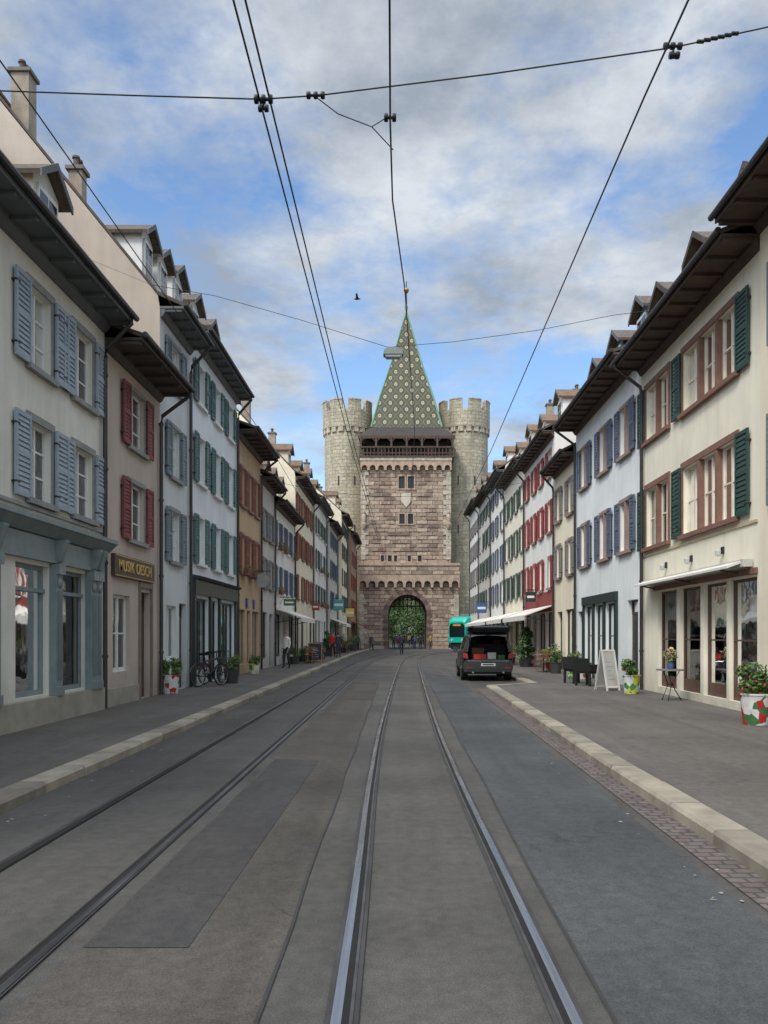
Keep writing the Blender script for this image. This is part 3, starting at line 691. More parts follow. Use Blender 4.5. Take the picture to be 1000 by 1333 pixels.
dot=mapr(nt,r,.19,.23,1,0); core=mapr(nt,r,.06,.09,1,0); lat=mapr(nt,mth(nt,'MAXIMUM',f1,f2),.43,.46)
c=mixc(nt,mapr(nt,noise(nt,pos(nt),2.5,4),.35,.65),s2l((44,54,38)),s2l((70,70,46)))
c=mixc(nt,lat,c,s2l((100,96,56))); c=mixc(nt,dot,c,s2l((186,172,116))); c=mixc(nt,core,c,s2l((84,74,46)))
br=nd(nt,'ShaderNodeTexBrick'); nt.links.new(uv,br.inputs[0]); br.inputs['Scale'].default_value=1; br.inputs['Brick Width'].default_value=.22; br.inputs['Row Height'].default_value=.22; br.inputs['Mortar Size'].default_value=.015
br.inputs['Color1'].default_value=(1,1,1,1); br.inputs['Color2'].default_value=(.6,.6,.6,1); br.inputs['Mortar'].default_value=(.3,.3,.3,1)
c=mixc(nt,.8,c,br.outputs[0],'MULTIPLY')
nt.links.new(c,b.inputs[0]); b.inputs['Roughness'].default_value=.5; bump(nt,b,br.outputs['Fac'],-.4,.02)
def tzz(v,Y): return 1.7+(V0-v)*Y/F
prof=[(tz(568.5),(tx(592)-tx(466))/2,6.0),(tzz(556,98.9),(575-484)/2*98.9/F+.05,4.6),(tzz(520,100),36*100/F,3.5),(tzz(470,101.7),19*101.7/F,1.8),(tzz(406,103.4),.05,.05)]
rings=[ring(hx,hy,z) for z,hx,hy in prof]
SKT=tilemat('dark_skirt_tiles',(70,62,56),(52,48,46))
Vacc=0
for i in range(4):
    L=math.hypot(prof[i+1][0]-prof[i][0],prof[i][2]-prof[i+1][2])
    for k in range(4):
        A,Bq=rings[i][k],rings[i][(k+1)%4]; C,E=rings[i+1][(k+1)%4],rings[i+1][k]
        wa=(Vector(Bq)-Vector(A)).length/2; wb=(Vector(C)-Vector(E)).length/2
        T.face('skirt_roof' if i==0 else 'glazed_roof',SKT if i==0 else GLZ,[A,Bq,C,E],[(-wa,Vacc),(wa,Vacc),(wb,Vacc+L),(-wb,Vacc+L)])
    Vacc+=L
T.face('skirt_underside',WD,rings[0])
T.box('skirt_fascia',WD,tx(529.5)-prof[0][1],tx(529.5)+prof[0][1],yc_-6.02,yc_-5.9,tz(572),tz(568.6))
CU=pm('green_copper_hip',(98,140,120),.6,.15,4,.1)
for k in range(4): T.tube('roof_hips',CU,[Vector(rings[j][k]) for j in range(1,5)],.12,6,.09)
zt2=prof[4][0]
T.tube('finial_rod',pm('dark_iron',(40,38,38),.5),[(tx(529.5),yc_,zt2-.4),(tx(529.5),yc_,tzz(366,103.5))],.13,8,.05)
GOLD=pm('gilded_ball',(180,140,60),.3,.1,metal=.8)
T.lathe('finial_ball',GOLD,(tx(529.5),yc_,tzz(378,103.5)),[(.0,-.35),(.25,-.25),(.36,0),(.25,.25),(0,.35)],14)
T.lathe('spire_cap',CU,(tx(529.5),yc_,zt2-.3),[(.2,-.6),(.12,.5),(.22,.9),(.1,1.3)],10)
for cu,rr in ((452.5,2.85),(604.5,2.95)):
    cx=(cu-U0)*104.5/F; cy=104.5; zT=1.7+(V0-528)*104.5/F
    T.lathe('round_tower',STG,(cx,cy,0),[(rr,0),(rr,zT-3.3)],40,smooth=True)
    for k in range(20):
        a0=6.2832*k/20; a1=a0+.2
        T.prism('round_corbels',STQ,[(rr,a0),(rr+.22,a0),(rr+.22,a1),(rr,a1)],lambda q,t:(cx+q[0]*math.cos(q[1]),cy+q[0]*math.sin(q[1]),t),zT-3.9,zT-3.3)
    T.lathe('round_parapet',STG,(cx,cy,0),[(rr+.25,zT-3.3),(rr+.25,zT-1.2),(rr-.25,zT-1.2),(rr-.25,zT-3.2)],40,smooth=False)
    T.lathe('round_platform',STG,(cx,cy,0),[(rr+.2,zT-3.3),(.01,zT-3.25)],40)
    nm=8
    for k in range(nm):
        a0=6.2832*k/nm+.1; da=6.2832/nm*.68
        for j in range(4):
            b0=a0+da*j/4; b1=a0+da*(j+1)/4
            T.prism('merlons',STG,[(rr-.25,b0),(rr+.25,b0),(rr+.25,b1),(rr-.25,b1)],lambda q,t:(cx+q[0]*math.cos(q[1]),cy+q[0]*math.sin(q[1]),t),zT-1.199,zT)
            T.prism('merlon_caps',STQ,[(rr-.3,b0),(rr+.32,b0),(rr+.32,b1),(rr-.3,b1)],lambda q,t:(cx+q[0]*math.cos(q[1]),cy+q[0]*math.sin(q[1]),t),zT+.002,zT+.14)
    for z in (8,14,20):
        for an in (-1.9,-1.2): T.box('arrow_slits',TWD,cx+math.cos(an)*rr-.09,cx+math.cos(an)*rr+.09,cy+math.sin(an)*rr-.05,cy+math.sin(an)*rr+.2,z,z+1.1)
T.build()
a=MB('stone_wall'); a.box('wall',STG,-12,x0-.05,103,104.2,0,7); a.build()
a=MB('stone_wall'); a.box('wall',STG,x1+3.5,20,104,105.2,0,5); a.build()

# ================================================================== GROUND
G=MB('ground'); G.face('ground_sheet',asphalt('ground_asphalt',(84,82,78)),[(-900,-300,-.03),(900,-300,-.03),(900,1500,-.03),(-900,1500,-.03)]); G.build()
ROADM=asphalt('road_asphalt',(84,81,77),.24)
Rd=MB('road'); Rd.face('road_sheet',ROADM,[(-8,-12,0),(8,-12,0),(8,84,0),(-8,84,0)]); 
Rd.face('square_sheet',asphalt('square_asphalt',(88,86,82),.15,9),[(-25,84,-.001),(30,84,-.001),(30,160,-.001),(-25,160,-.001)])
Rd.face('asphalt_lane_patch',asphalt('lane_asphalt',(76,77,77),.2,5),[(.9,-12,.004),(2.15,-12,.004),(2.15,27,.004),(1.05,60,.004)])
Rd.face('asphalt_lane_patch',asphalt('brown_asphalt',(80,75,69),.26,17),[(-1.75,-12,.004),(-.55,-12,.004),(-.78,30,.004),(-1.72,30,.004)])
Rd.face('asphalt_lane_patch',asphalt('dark_patch_asphalt',(68,66,64),.2,23),[(-1.72,4.5,.008),(-1.15,4.5,.008),(-1.1,11.2,.008),(-1.71,11.3,.008)])
TAR=pm('tar_seam',(50,49,48),.7,.2,4,.2)
for xa,xb,ya,yb2 in ((-.55,-.78,-12,30),(.9,1.05,-12,60)):
    for k in range(40):
        t0=k/40;t1=(k+1)/40; w0=.008+.012*random.random()
        j0=.012*math.sin(k*1.7);j1=.012*math.sin((k+1)*1.7)
        A=(xa+(xb-xa)*t0+j0,ya+(yb2-ya)*t0); Bq=(xa+(xb-xa)*t1+j1,ya+(yb2-ya)*t1)
        Rd.face('tar_seams',TAR,[(A[0]-.01,A[1],.0095),(A[0]+.01,A[1],.0095),(Bq[0]+.01,Bq[1],.0095),(Bq[0]-.01,Bq[1],.0095)])
Rd.build()
PAVM=asphalt('pavement_asphalt',(100,95,89),.17,3)
KB=pm('granite_kerb',(150,141,124),.85,.28,2.5,.6,30)
KB2=pm('granite_kerb_dark',(130,122,108),.85,.28,2.5,.6,30)
def kline(pts):
    out=[]
    for i in range(len(pts)-1):
        (xa,ya),(xb,yb2)=pts[i],pts[i+1]; L=math.hypot(xb-xa,yb2-ya); n=max(1,round(L/1.1))
        for k in range(n): out.append(((xa+(xb-xa)*k/n,ya+(yb2-ya)*k/n),(xa+(xb-xa)*(k+1)/n,ya+(yb2-ya)*(k+1)/n)))
    return out
def pavement(name,kpts,xw,side):
    M=MB(name)
    for i in range(len(kpts)-1):
        (xa,ya),(xb,yb2)=kpts[i],kpts[i+1]
        o=.28*side
        M.face('pavement_sheet',PAVM,[(xa+o,ya,.118),(xb+o,yb2,.118),(xw,yb2,.118),(xw,ya,.118)])
    M.build()
    K=MB('kerb')
    for (a_,b_) in kline(kpts):
        dx,dy=b_[0]-a_[0],b_[1]-a_[1]; L=math.hypot(dx,dy); tx_,ty_=dx/L,dy/L; nx,ny=(ty_*side,-tx_*side)
        g=.011; A=(a_[0]+tx_*g,a_[1]+ty_*g); Bq=(b_[0]-tx_*g,b_[1]-ty_*g); w=.29; h=.125+random.uniform(-.004,.004); jo=random.uniform(-.008,.008)
        def pt(p,o,z): return (p[0]+nx*o,p[1]+ny*o,z)
        prof_=[(jo+.0,-.02),(jo+.0,h-.03),(jo+.025,h),(w,h),(w,-.02)]
        K.prism('kerb_stones',random.choice([KB,KB,KB2]),prof_,lambda q,t:pt(A if t==0 else Bq,q[0],q[1]),0,1)
    K.build()
pavement('pavement',[(-3.75,-12),(-3.8,10),(-3.88,40),(-3.88,70),(-3.6,84),(-3.2,95)],-8,-1)
pavement('pavement',[(2.5,-12),(2.52,10),(2.66,26),(4.2,27.3),(4.2,40),(4.25,60),(5.0,70),(6.9,80),(7.3,84)],9,1)
SET=stonemat('red_sett_gutter',(116,100,94),(98,90,86),(104,96,90),bw=.16,rh=.11,mort=.014,mortc=(72,68,65),bstr=.6,tint=.6)
GU=MB('gutter_strip'); GU.face('setts',SET,[(2.18,-12,.008),(2.505,-12,.008),(2.655,26,.008),(2.33,26,.008)],[(0,0),(.32,0),(.32,38),(0,38)])
GU.build()
def catm(pts,n=6):
    P=[Vector((x,y,0)) for x,y in pts]; P=[2*P[0]-P[1]]+P+[2*P[-1]-P[-2]]; out=[]
    for i in range(1,len(P)-2):
        for k in range(n):
            t=k/n; a,b,c,d=P[i-1],P[i],P[i+1],P[i+2]
            out.append(.5*((2*b)+(c-a)*t+(2*a-5*b+4*c-d)*t*t+(3*b-a-3*c+d)*t**3))
    out.append(P[-2]); return out
def railsteel(name,c1,c2,r):
    m,nt,b=newmat(name); p=pos(nt)
    nt.links.new(mixc(nt,mapr(nt,noise(nt,scalev(nt,p,(30,.8,1)),1,4),.3,.7),c1,c2),b.inputs[0]); b.inputs['Metallic'].default_value=1
    nt.links.new(mapr(nt,noise(nt,scalev(nt,p,(8,.6,1)),2,4),.3,.7,r-.06,r+.14),b.inputs['Roughness']); return m
STEEL=railsteel('polished_rail_steel',(.36,.36,.37),(.58,.58,.59),.24); STEELD=railsteel('dimmed_rail_steel',(.15,.14,.14),(.26,.25,.25),.38)  # left track's steel coloured darker for its weaker shine at this viewing angle
RSTD=pm('worn_rail_lip',(104,100,98),.45,.25,6,.2,metal=.8); RSTD2=pm('dimmed_rail_lip',(60,54,50),.55,.25,6,.2,metal=.6)  # second lip darkened likewise, the weaker shine put into its colour
GRV=pm('rail_groove_dark',(24,22,21),.95,.3); BIT=pm('bitumen_joint',(58,56,55),.85,.3,1.5,.4,60)  # groove is a flat dark strip along each rail
def track(ctr,HD,LP,bw=.075):
    C=catm(ctr); TR=MB('tram_track')
    N=[]
    for i in range(len(C)):
        t=(C[min(i+1,len(C)-1)]-C[max(i-1,0)]).normalized(); N.append(Vector((t.y,-t.x,0)))
    def strip(part,m,o0,o1,z):
        for i in range(len(C)-1):
            TR.face(part,m,[C[i]+N[i]*o0+Vector((0,0,z)),C[i]+N[i]*o1+Vector((0,0,z)),C[i+1]+N[i+1]*o1+Vector((0,0,z)),C[i+1]+N[i+1]*o0+Vector((0,0,z))])
    for sg in (-1,1):
        c=.5*sg
        strip('bitumen_joint',BIT,c-sg*bw,c+sg*bw,.013)
        strip('rail_head',HD,c,c+sg*.046,.018)
        strip('rail_groove',GRV,c-sg*.034,c,.016)
        strip('rail_lip',LP,c-sg*.05,c-sg*.034,.018)
    TR.build()
track([(.36,-12),(.24,3.6),(.16,10),(.16,18),(.32,35),(.55,50),(1.05,62),(2.1,70),(4.2,78),(7.0,84),(11,89),(17,93)],STEEL,RSTD)
track([(-2.42,-12),(-2.42,3),(-2.42,15),(-2.42,30),(-2.35,45),(-2.1,56),(-1.4,66),(.1,75),(2.6,83),(5.9,89),(10,93.5),(16,97)],STEELD,RSTD2,.058)
for mx_,my_ in ((-1.1,22),(1.6,34),(-3.3,38)):
    M=MB('manhole_cover'); M.lathe('cover',pm('cast_iron',(70,66,62),.6,.25,20,.5,60,metal=.5),(mx_,my_,0.0),[(.36,.006),(.34,.014),(0.001,.014)],24); M.build()
LIT=leafmat('litter_specks',(120,108,84),(170,164,150)); LI=MB('street_litter')
for k in range(160):
    sd=random.choice((-1,1)); x=random.uniform(-3.75,-3.3) if sd<0 else random.uniform(1.9,2.48); y=random.uniform(4,40); s1=random.uniform(.008,.022); t=random.random()*6
    LI.face('leaf_bits',LIT,[(x+s1*math.cos(t+q),y+s1*math.sin(t+q)*1.2,.0115) for q in (0,1.6,3.1,4.6)])
LI.build()

# ================================================================== foliage
BARK=pm('tree_bark',(84,70,58),.9,.3,5,.6,30)
def tree(x,y,h,R,n=7000):
    M=MB('tree')
    M.tube('trunk',BARK,[(x,y,-.05),(x+.1,y,h*.2),(x-.1,y+.1,h*.42),(x,y,h*.7)],.3*h/10,8,.08)
    cs=[]
    for i in range(22):
        a=i*2.4; rr=R*random.uniform(.3,.85); z=h*random.uniform(.24,.95); e=(x+rr*math.cos(a),y+rr*math.sin(a),z)
        M.tube('limbs',BARK,[(x,y,z*.62),((x+e[0])/2,(y+e[1])/2,z*.86),e],.1,5,.03); cs.append((e,R*random.uniform(.26,.42)))
    leaves(M,'crown',LEAF,cs,n,.2); leaves(M,'crown_dark',LEAFD,cs,n//2,.2); M.build()  # darker green leaves mixed at random through the crown
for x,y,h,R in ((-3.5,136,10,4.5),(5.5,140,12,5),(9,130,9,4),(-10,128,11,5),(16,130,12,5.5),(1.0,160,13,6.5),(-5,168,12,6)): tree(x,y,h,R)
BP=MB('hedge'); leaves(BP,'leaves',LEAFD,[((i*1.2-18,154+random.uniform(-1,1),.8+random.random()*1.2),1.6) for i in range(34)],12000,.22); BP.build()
TF=MB('building')
TF.box('far_wall',CR,-30,34,175,185,0,11)
for i in range(20):
    for j in range(3): TF.box('windows',TWD,-28+i*3.1,-26.9+i*3.1,174.9,175.2,1.6+j*3.2,3.3+j*3.2)
TF.prism('roof',TILE,[(174,11),(186,11),(180,15)],lambda q,t:(t,q[0],q[1]),-30.5,34.5); TF.build()

def potmat(name,pal):
    if name in MC: return MC[name]
    m,nt,b=newmat(name); p=pos(nt); vo=nd(nt,'ShaderNodeTexVoronoi'); vo.inputs['Scale'].default_value=7; nt.links.new(p,vo.inputs['Vector'])
    sp=nd(nt,'ShaderNodeSeparateColor'); nt.links.new(vo.outputs['Color'],sp.inputs[0])
    cr=nd(nt,'ShaderNodeValToRGB'); cr.color_ramp.interpolation='CONSTANT'; el=cr.color_ramp.elements
    el[0].color=(*s2l(pal[0]),1); el[1].position=.55; el[1].color=(*s2l(pal[1]),1)
    e=el.new(.8); e.color=(*s2l(pal[2]),1); nt.links.new(sp.outputs[0],cr.inputs[0])
    g=mapr(nt,noise(nt,p,8,5),.3,.7,.75,1.05); nt.links.new(mixc(nt,1.0,cr.outputs[0],g,'MULTIPLY'),b.inputs[0]); b.inputs['Roughness'].default_value=.5
    MC[name]=m; return m
PR=potmat('painted_pot_red',((215,212,205),(176,44,42),(66,112,64))); PG=potmat('painted_pot_green',((215,215,210),(196,192,70),(66,130,66)))
PD=pm('dark_planter',(60,62,60),.6,.2)
def planter(x,y,r,h,m,fh,fl,n=260,lm=LEAF):
    M=MB('flower_planter'); z=.12
    M.lathe('pot',m,(x,y,z),[(.001,0.002),(r*.78,0.002),(r,h*.95),(r*1.06,h*.95),(r*1.06,h),(r*.92,h),(r*.9,h-.06),(.001,h-.06)],20)
    cs=[((x+random.uniform(-.75,.75)*r,y+random.uniform(-.75,.75)*r,z+h+fh*random.uniform(.05,.66)),r*random.uniform(.3,.7)) for k in range(11)]
    for c,_ in cs: M.tube('stems',LEAFD,[(x,y,z+h-.08),c],.01,4,.006)
    leaves(M,'foliage',lm,cs,int(n*1.5),.045,.9); leaves(M,'foliage_dark',LEAFD,cs,n//2,.05,.9)  # second set is darker green leaves, scattered at random
    if fl: leaves(M,'blossoms',fl,cs,n//5,.035,1)
    M.build()
def gl(u,v):
    Y=F*1.58/(v-V0); return ((u-U0)*Y/F,Y)
planter(*gl(222,903),.24,.5,PR,.5,None,420); planter(-5.5,27.0,.26,.45,PD,.55,FLR); planter(*gl(318,873),.3,.45,PG,.6,FLR)
planter(*gl(822,903),.23,.5,PG,.5,FLR,420); planter(*gl(984,943),.27,.55,PR,.6,FLR,600); planter(*gl(747,884),.25,.5,PG,.6,FLY); planter(*gl(870,893),.16,.28,PG,.35,FLY,200)
planter(*gl(718,874),.32,.6,PR,.7,FLY); planter(6.5,36.8,.3,.5,PG,.6,FLR); planter(6.4,41.5,.3,.5,PR,.6,FLR)
planter(-5.9,33.5,.22,.4,PG,.45,FLY); planter(-5.7,44.5,.28,.4,PD,.6,FLR); planter(-5.7,48.5,.28,.4,PD,.6,FLY); planter(-5.6,58,.35,.5,PR,.8,FLR); planter(-5.4,64,.35,.5,PD,.9,None); planter(-4.9,72,.35,.5,PD,1.0,None); planter(-4.6,80,.4,.6,PD,1.1,None)
planter(6.2,52,.35,.5,PD,.9,FLR); planter(6.2,60,.35,.5,PD,1.0,None); planter(6.3,33.8,.25,.45,PD,.6,FLY); planter(6.4,29.5,.22,.4,PR,.4,FLR); planter(6.0,45.6,.3,.5,PD,.8,FLR)
def shrub(x,y,h,r):
    M=MB('potted_shrub'); M.lathe('pot',PD,(x,y,.12),[(.001,.002),(.26,.002),(.33,.5),(.3,.5),(.28,.45),(.001,.45)],16)
    M.tube('stem',BARK,[(x,y,.5),(x,y,h)],.04,6,.02)
    cs=[((x+random.uniform(-.4,.4)*r,y+random.uniform(-.4,.4)*r,.12+.7+(h-1.0)*i/11),r*(1-.06*i)*random.uniform(.6,1)) for i in range(12)]
    leaves(M,'foliage',LEAFD,cs,1500,.08); leaves(M,'foliage_light',LEAF,cs,300,.08); M.build()
shrub(*gl(684,868),2.1,.5); shrub(6.3,55.5,2.0,.45); shrub(-5.3,60.5,2.0,.45)

# ================================================================== street furniture
BLK=pm('black_metal',(26,26,28),.4,.1,metal=.3); RUB=pm('tyre_rubber',(24,24,24),.85,.1); ALU=pm('rim_alloy',(160,160,160),.3,metal=.9)
def circ(c,r,ax,n=28):
    out=[]
    for k in range(n):
        t=6.2832*k/n
        out.append((c[0],c[1]+r*math.cos(t),c[2]+r*math.sin(t)) if ax=='x' else (c[0]+r*math.cos(t),c[1],c[2]+r*math.sin(t)))
    return out
def bicycle(x,y,rot,col):
    M=MB('bicycle',(x,y,.12),rot); fm=pm('bike_%d_%d_%d'%col,col,.35,.05,metal=.3); R=.34
    w1=(0,-.52,R); w2=(0,.52,R)
    for c in (w1,w2):
        M.tube('tyre',RUB,circ(c,R-.02,'x'),.02,6,closed=True); M.tube('rim',ALU,circ(c,R-.045,'x'),.009,5,closed=True)
        for k in range(14):
            t=6.2832*k/14; M.tube('spokes',ALU,[c,(c[0],c[1]+(R-.05)*math.cos(t),c[2]+(R-.05)*math.sin(t))],.003,3)
        M.tube('hub',BLK,[(-.05,c[1],c[2]),(.05,c[1],c[2])],.025)
        M.tube('mudguard',fm,[(0,c[1]+(R+.02)*math.cos(t),c[2]+(R+.02)*math.sin(t)) for t in [.3+i*.25 for i in range(11)]],.016,4)
    bb=(0,-.08,.3); st=(0,-.2,.78); hd=(0,.34,.82); hl=(0,.37,.66)
    for p in ((bb,st),(st,hd),(bb,hl),(bb,w1),(st,w1),(hd,w2)): M.tube('frame',fm,p,.018)
    M.tube('seatpost',BLK,[st,(0,-.24,.95)],.014); M.prism('saddle',BLK,[(-.38,.95),(-.1,.95),(-.08,.98),(-.38,1.02)],lambda q,t:(t,q[0],q[1]),-.07,.07)
    M.tube('stem',BLK,[hd,(0,.3,1.02)],.014); M.tube('handlebar',BLK,[(-.3,.18,1.05),(-.2,.3,1.03),(0,.32,1.02),(.2,.3,1.03),(.3,.18,1.05)],.013)
    M.lathe('chainring',BLK,(.05,bb[1],bb[2]),[(.001,0),(.1,0),(.1,.01),(.001,.01)],16,'x'); M.tube('crank',BLK,[(.07,-.08,.3),(.08,-.02,.15),(.15,-.02,.15)],.012); M.tube('crank',BLK,[(-.07,-.08,.3),(-.08,-.14,.45),(-.15,-.14,.45)],.012)
    M.box('basket',pm('wire_basket',(90,90,90),.5,metal=.5),-.16,.16,.42,.66,.82,.84)
    for q in (-.16,0,.16):
        M.tube('basket_wires',BLK,[(q,.42,.84),(q,.42,1.05)],.006,4); M.tube('basket_wires',BLK,[(q,.66,.84),(q,.66,1.05)],.006,4)
    M.tube('basket_rim',BLK,[(-.16,.42,1.05),(.16,.42,1.05),(.16,.66,1.05),(-.16,.66,1.05)],.008,4,closed=True)
    M.tube('rack',BLK,[(0,-.25,.72),(0,-.75,.7),(0,-.6,.36)],.01,4)
    M.build()
bx,by=gl(271,894); bicycle(bx,by+.2,-.5,(60,64,70)); bicycle(bx-.2,by+1.6,-.35,(110,40,40))
bicycle(-5.2,53,.1,(40,60,90)); bicycle(-5.1,54.5,.2,(60,60,60)); bicycle(-4.9,67,.1,(70,30,30)); bicycle(5.9,64,.1,(50,50,60)); bicycle(-4.7,75,.2,(40,60,90))
def aboard(x,y,rot,h=1.0,w=.6,fm=None,bm_=None):
    M=MB('sandwich_board',(x,y,.12),rot); fm=fm or pm('board_frame_wood',(150,110,70),.6); bm_=bm_ or pm('chalkboard',(30,32,32),.7,.2)
    for sg in (-1,1):
        f=lambda q,t,sg=sg:(q[0],sg*(.28*(1-q[1]/h)+.01+t),q[1])
        M.prism('panel',bm_,[(-w/2+.05,.12),(w/2-.05,.12),(w/2-.05,h-.05),(-w/2+.05,h-.05)],f,0,.012)
        for a_,b_ in ((-w/2,-w/2+.05),(w/2-.05,w/2)): M.prism('frame',fm,[(a_,0),(b_,0),(b_,h),(a_,h)],f,-.005,.025)
        for a_,b_ in ((.08,.13),(h-.05,h)): M.prism('frame',fm,[(-w/2+.05,a_),(w/2-.05,a_),(w/2-.05,b_),(-w/2+.05,b_)],f,-.004,.024)
        for k in range(5): M.prism('writing',pm('chalk',(150,148,140),.9),[(-w/4,.3+k*.12),(w/4-.05*(k%3),.3+k*.12),(w/4-.05*(k%3),.33+k*.12),(-w/4,.33+k*.12)],f,.0125,.014)
    M.build()
aboard(-4.9,47.5,.1,1.1,.8)
WF=pm('white_metal_frame',(205,203,198),.5)
x_,y_=gl(793,899); aboard(x_,y_+.2,.35,1.15,.45,WF,pm('white_board_panel',(170,168,160),.6))
aboard(5.6,45,.2,1.0,.6); aboard(-4.8,62,.1,1.0,.6)
TG_=pm('table_grey',(120,118,112),.5)
x_,y_=gl(873,912)
M=MB('bistro_table',(x_,y_,.12)); M.lathe('table_top',TG_,(0,0,.72),[(.001,0),(.33,0),(.33,.03),(.001,.03)],24)
for k in range(3):
    t=k*2.094; M.tube('legs',BLK,[(.26*math.cos(t),.26*math.sin(t),.0),(.06*math.cos(t+.6),.06*math.sin(t+.6),.38),(.22*math.cos(t),.22*math.sin(t),.72)],.012)
M.tube('leg_ring',BLK,[(.1*math.cos(i*.5236),.1*math.sin(i*.5236),.38) for i in range(12)],.008,5,closed=True)
M.lathe('vase',pm('blue_vase',(70,90,130),.3),(0,0,.751),[(.06,0),(.09,.1),(.05,.22),(.07,.26)],12)
leaves(M,'bouquet',FLY,[((0,0,1.12),.16)],90,.04); leaves(M,'bouquet_leaves',LEAF,[((0,0,1.08),.17)],110,.05); M.build()
def armchair(x,y,rot):
    M=MB('wicker_armchair',(x,y,.12),rot); W=pm('black_wicker',(34,33,34),.7,.3,40,.6,80)
    for i_,(a_,b_) in enumerate(((-.27,-.25),(-.27,.25),(.27,-.25),(.27,.25))): M.box('leg_%d'%(i_+1),W,a_-.03,a_+.03,b_-.03,b_+.03,0,.4)
    M.box('seat',W,-.3,.3,-.28,.28,.38,.46); M.prism('backrest',W,[(.24,.44),(.3,.44),(.38,.85),(.32,.85)],lambda q,t:(t,q[0],q[1]),-.3,.3)
    for sg in (-1,1): M.box('armrest',W,sg*.3-.035,sg*.3+.035,-.28,.3,.461,.66)
    M.box('cushion',pm('grey_cushion',(110,108,104),.9),-.25,.25,-.24,.22,.462,.52); M.build()
x_,y_=gl(768,893); armchair(x_,y_+.2,2.2); armchair(x_-.1,y_+1.5,.4)
def cafe(x,y):
    M=MB('cafe_table',(x,y,.12)); M.lathe('table_top',TG_,(0,0,.72),[(.001,0),(.35,0),(.35,.03),(.001,.03)],20); M.tube('column',BLK,[(0,0,.02),(0,0,.72)],.03); M.lathe('base',BLK,(0,0,0),[(.22,0),(.2,.03),(.03,.05)],16); M.build()
    for sg in (-1,1):
        M=MB('cafe_chair',(x,y+sg*.6,.12),0 if sg>0 else math.pi); WC=pm('chair_wood',(120,80,50),.6)
        for a_ in (-.18,.18):
            M.tube('legs',WC,[(a_,-.18,0),(a_,-.16,.45)],.015); M.tube('legs',WC,[(a_,.22,0),(a_,.16,.45),(a_,.24,.88)],.015)
        M.box('seat',WC,-.2,.2,-.2,.18,.44,.47)
        for z in (.6,.72,.84): M.box('back_slats',WC,-.18,.18,.19,.215,z,z+.06)
        M.build()
for q in ((-5.0,46),(-4.9,49.5),(-4.8,71.5),(5.8,50),(5.8,53.5),(5.9,58),(-4.6,91),(5.7,43.5),(6.0,35)): cafe(*q)
SFW=pm('sign_face_white',(215,215,210),.5)
def hsign(x,side,y,z,w,h,col,round_=False,name='shop_sign'):
    M=MB(name,(0,0,0)); m=pm('sign_%d_%d_%d'%col,col,.5); X=side*x; n=-side
    M.tube('bracket',BLK,[(X,y,z+h/2+.1),(X+n*(w+.25),y,z+h/2+.1)],.018); M.tube('brace',BLK,[(X,y,z-.1),(X+n*.2,y,z+h/2+.1)],.01)
    if round_: M.lathe('disc',m,(X+n*(w/2+.2),y,z),[(.001,-.05),(w/2,-.05),(w/2,.05),(.001,.05)],20,'y')
    else:
        M.box('panel',m,X+n*.2,X+n*(w+.2),y-.04,y+.04,z-h/2,z+h/2); M.box('panel_face',SFW,X+n*.27,X+n*(w+.13),y-.045,y-.041,z-h*.12,z+h*.12)
    for q in (.3,w+.1): M.tube('hangers',BLK,[(X+n*q,y,z+h/2-.02),(X+n*q,y,z+h/2+.1)],.008,4)
    M.build()
hsign(6.4,-1,35.4,4.0,.6,.6,(150,150,140),True); hsign(6.4,-1,44,3.4,.6,.35,(60,100,60)); hsign(5.9,-1,70,4.2,.9,.9,(70,150,150)); hsign(6.3,-1,57,3.6,.5,.5,(150,50,46)); hsign(5.5,-1,80,3.8,.8,.8,(210,180,80)); hsign(7,1,42,3.6,.5,.5,(40,40,44)); hsign(7,1,66,3.8,.8,.8,(60,90,140))
# ================================================================== overhead wires
WI=pm('wire_black',(30,30,32),.5,0,1,0)
OW=MB('overhead_wires')
def wire(pts,r=.009): OW.tube('wire',WI,pts,r,5)
def sag(a,b,s,n=10):
    a=Vector(a);b=Vector(b); return [a.lerp(b,i/n)-Vector((0,0,s*4*(i/n)*(1-i/n))) for i in range(n+1)]
def im(u,v,Y): return ((u-U0)*Y/F,Y,1.7+(V0-v)*Y/F)
zc=7.0
for q in (-1.40,-1.30):
    wire([(q,-8,zc),(q,8.2,zc),(q,22,zc-.05),(q+.1,40,zc-.1),(q+.3,62,zc-.1),(q+1.4,76,zc-.1)],.010)
wire([(0.05,-8,6.9),im(508,160,8.1),im(511,260,9.9),im(527,375,13.0),im(540,560,25),(.4,40,6.9),(.7,55,6.9),(1.6,68,6.9)],.010)
wire([(2.42,-8,zc),(2.4,8.2,zc),im(640,585,23.8),(2.6,46,zc),(6.9,70,7.5)],.010)
wire([(-3.75,-8,zc),(-3.7,8.2,zc),(-3.66,22,zc),(-4.2,40,7.2),(-6.3,60,7.5)],.008)
Y1=8.2
sp=[(-6.4,Y1,im(0,112,Y1)[2]+.02),im(0,118,Y1),im(170,124,Y1),im(340,129,Y1),im(415,124,Y1),im(640,96,Y1),im(875,62,Y1),im(1000,35,Y1),(6.95,Y1,im(1000,35,Y1)[2]+.75)]
wire(sp,.008)
def ins(u,v,Y,w=.1,n=3,s=1.0):
    c=Vector(im(u,v,Y))
    for k in range(n): OW.lathe('insulators',BLK,(c.x-w+w*2*k/(n-1) if n>1 else c.x,c.y,c.z),[(.001,-.02),(.04*s,-.02),(.045*s,0),(.04*s,.02),(.001,.02)],10,'x')
    OW.tube('clamp',BLK,[(c.x-w,c.y,c.z),(c.x+w,c.y,c.z)],.018*s,6)
